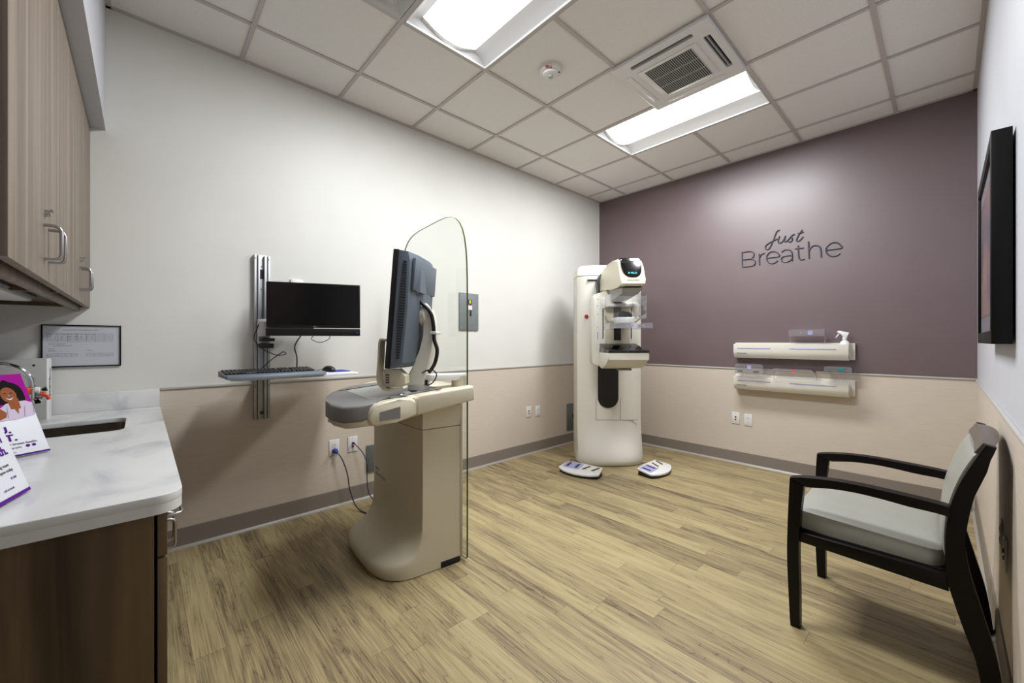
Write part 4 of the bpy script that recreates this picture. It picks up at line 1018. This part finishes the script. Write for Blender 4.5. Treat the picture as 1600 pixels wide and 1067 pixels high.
for y0, y1 in ((-2.362, -2.322), (-1.826, -1.786)):
    MB().prism(cr2(outer, 4) + cr2(inner, 4), y0, y1, 'y', .003).build('rear_leg', 'espresso', t)
    MB().prism(cr2(fl, 4) + cr2(fr_, 4), y0, y1, 'y', .003).build('front_leg', 'espresso', t)
    MB().prism(cr2(arm_top, 3) + cr2(arm_bot, 3), y0 - .004, y1 + .004, 'y', .005).build('armrest', 'espresso', t)
    MB().prism([(2.672, .415), (3.105, .415), (3.108, .358), (2.672, .374)], y0 + .006, y1 - .006, 'y', .002).build('side_rail', 'espresso', t)
MB().box(2.665, 3.108, -2.322, -1.826, .395, .418, .002).build('seat_board', 'black', t)
MB().box(2.638, 2.668, -2.325, -1.823, .375, .415, .003).build('front_rail', 'espresso', t)
MB().box(3.105, 3.135, -2.325, -1.823, .36, .41, .003).build('rear_rail', 'espresso', t)
# cushion with crowned top
rings = []
def seat_ring(z, ins):
    return [(x, y, z - .05 * (x - 2.64)) for x, y in rrect(2.636 + ins, 3.098 - ins * .4, -2.318 + ins, -1.830 - ins, .045, 6)]
MB().loft([seat_ring(.416, .012), seat_ring(.424, .002), seat_ring(.45, 0), seat_ring(.478, .0), seat_ring(.496, .008), seat_ring(.506, .03), seat_ring(.512, .09), seat_ring(.514, .16)]).build('seat', 'vinyl', t)
bp = [(3.086, .46), (3.084, .545), (3.094, .65), (3.122, .76), (3.158, .848)]
bpts = cr2(bp, 5)
ringsb = []
for i, (x, z) in enumerate(bpts):
    e = .006 if i in (0, len(bpts) - 1) else 0
    d = Vector((.08, .28)).normalized() if i == 0 else None
    ringsb.append([(x + .012 * abs(yy) ** 3 + e + (.0 if 1 else 0), -2.074 + yy * .245, z) for yy in [-1 + .125 * k for k in range(17)]] + [(x + .045, -2.074 + yy * .245, z - .006) for yy in [1 - .125 * k for k in range(17)]])
MB().loft(ringsb).build('back_cushion', 'vinyl', t)
MB().prism([(3.128, .46), (3.128, .56), (3.145, .69), (3.180, .80), (3.198, .875), (3.212, .875), (3.196, .79), (3.162, .68), (3.146, .56), (3.146, .46)], -2.322, -1.826, 'y', .002).build('back_panel', 'espresso', t)
tr = []
for k in range(13):
    u = -1 + k / 6
    y = -2.074 + u * .25; dz = .012 * (1 - u * u); dx = .02 * (1 - u * u)
    tr.append([(3.166 + dx * .3, y, .850), (3.186 + dx * .3, y, .886 + dz), (3.214 + dx, y, .882 + dz), (3.198 + dx, y, .846)])
MB().loft(tr).build('top_rail', 'rail', t, 'curved top rail with its sheen painted lighter brown')
for x, y in ((2.659, -2.342), (2.659, -1.806)): MB().cyl((x, y, -.0), (x, y, .006), .014).build('glide', 'black', t)

# ------------------------------------------------------------------ camera and render look
cam = bpy.data.cameras.new('camera'); co = bpy.data.objects.new('camera', cam); COL.objects.link(co)
co.location = C0; co.rotation_euler = (R(90), 0, YAW)
cam.sensor_fit = 'HORIZONTAL'; cam.sensor_width = 36; cam.lens = F0 * 36 / 1600
cam.shift_y = -1.155 / 1600; cam.clip_start = .02; cam.clip_end = 50
scn.camera = co
w = bpy.data.worlds.new('world'); scn.world = w; w.use_nodes = True
w.node_tree.nodes['Background'].inputs[0].default_value = (.02, .02, .02, 1)
scn.view_settings.view_transform = 'Standard'; scn.view_settings.look = 'None'
scn.view_settings.exposure = 0; scn.view_settings.gamma = 1; scn.view_settings.use_curve_mapping = False
scn.cycles.use_denoising = True
scn.cycles.max_bounces = 14; scn.cycles.diffuse_bounces = 8; scn.cycles.glossy_bounces = 4; scn.cycles.transparent_max_bounces = 24
scn.cycles.sample_clamp_indirect = 6
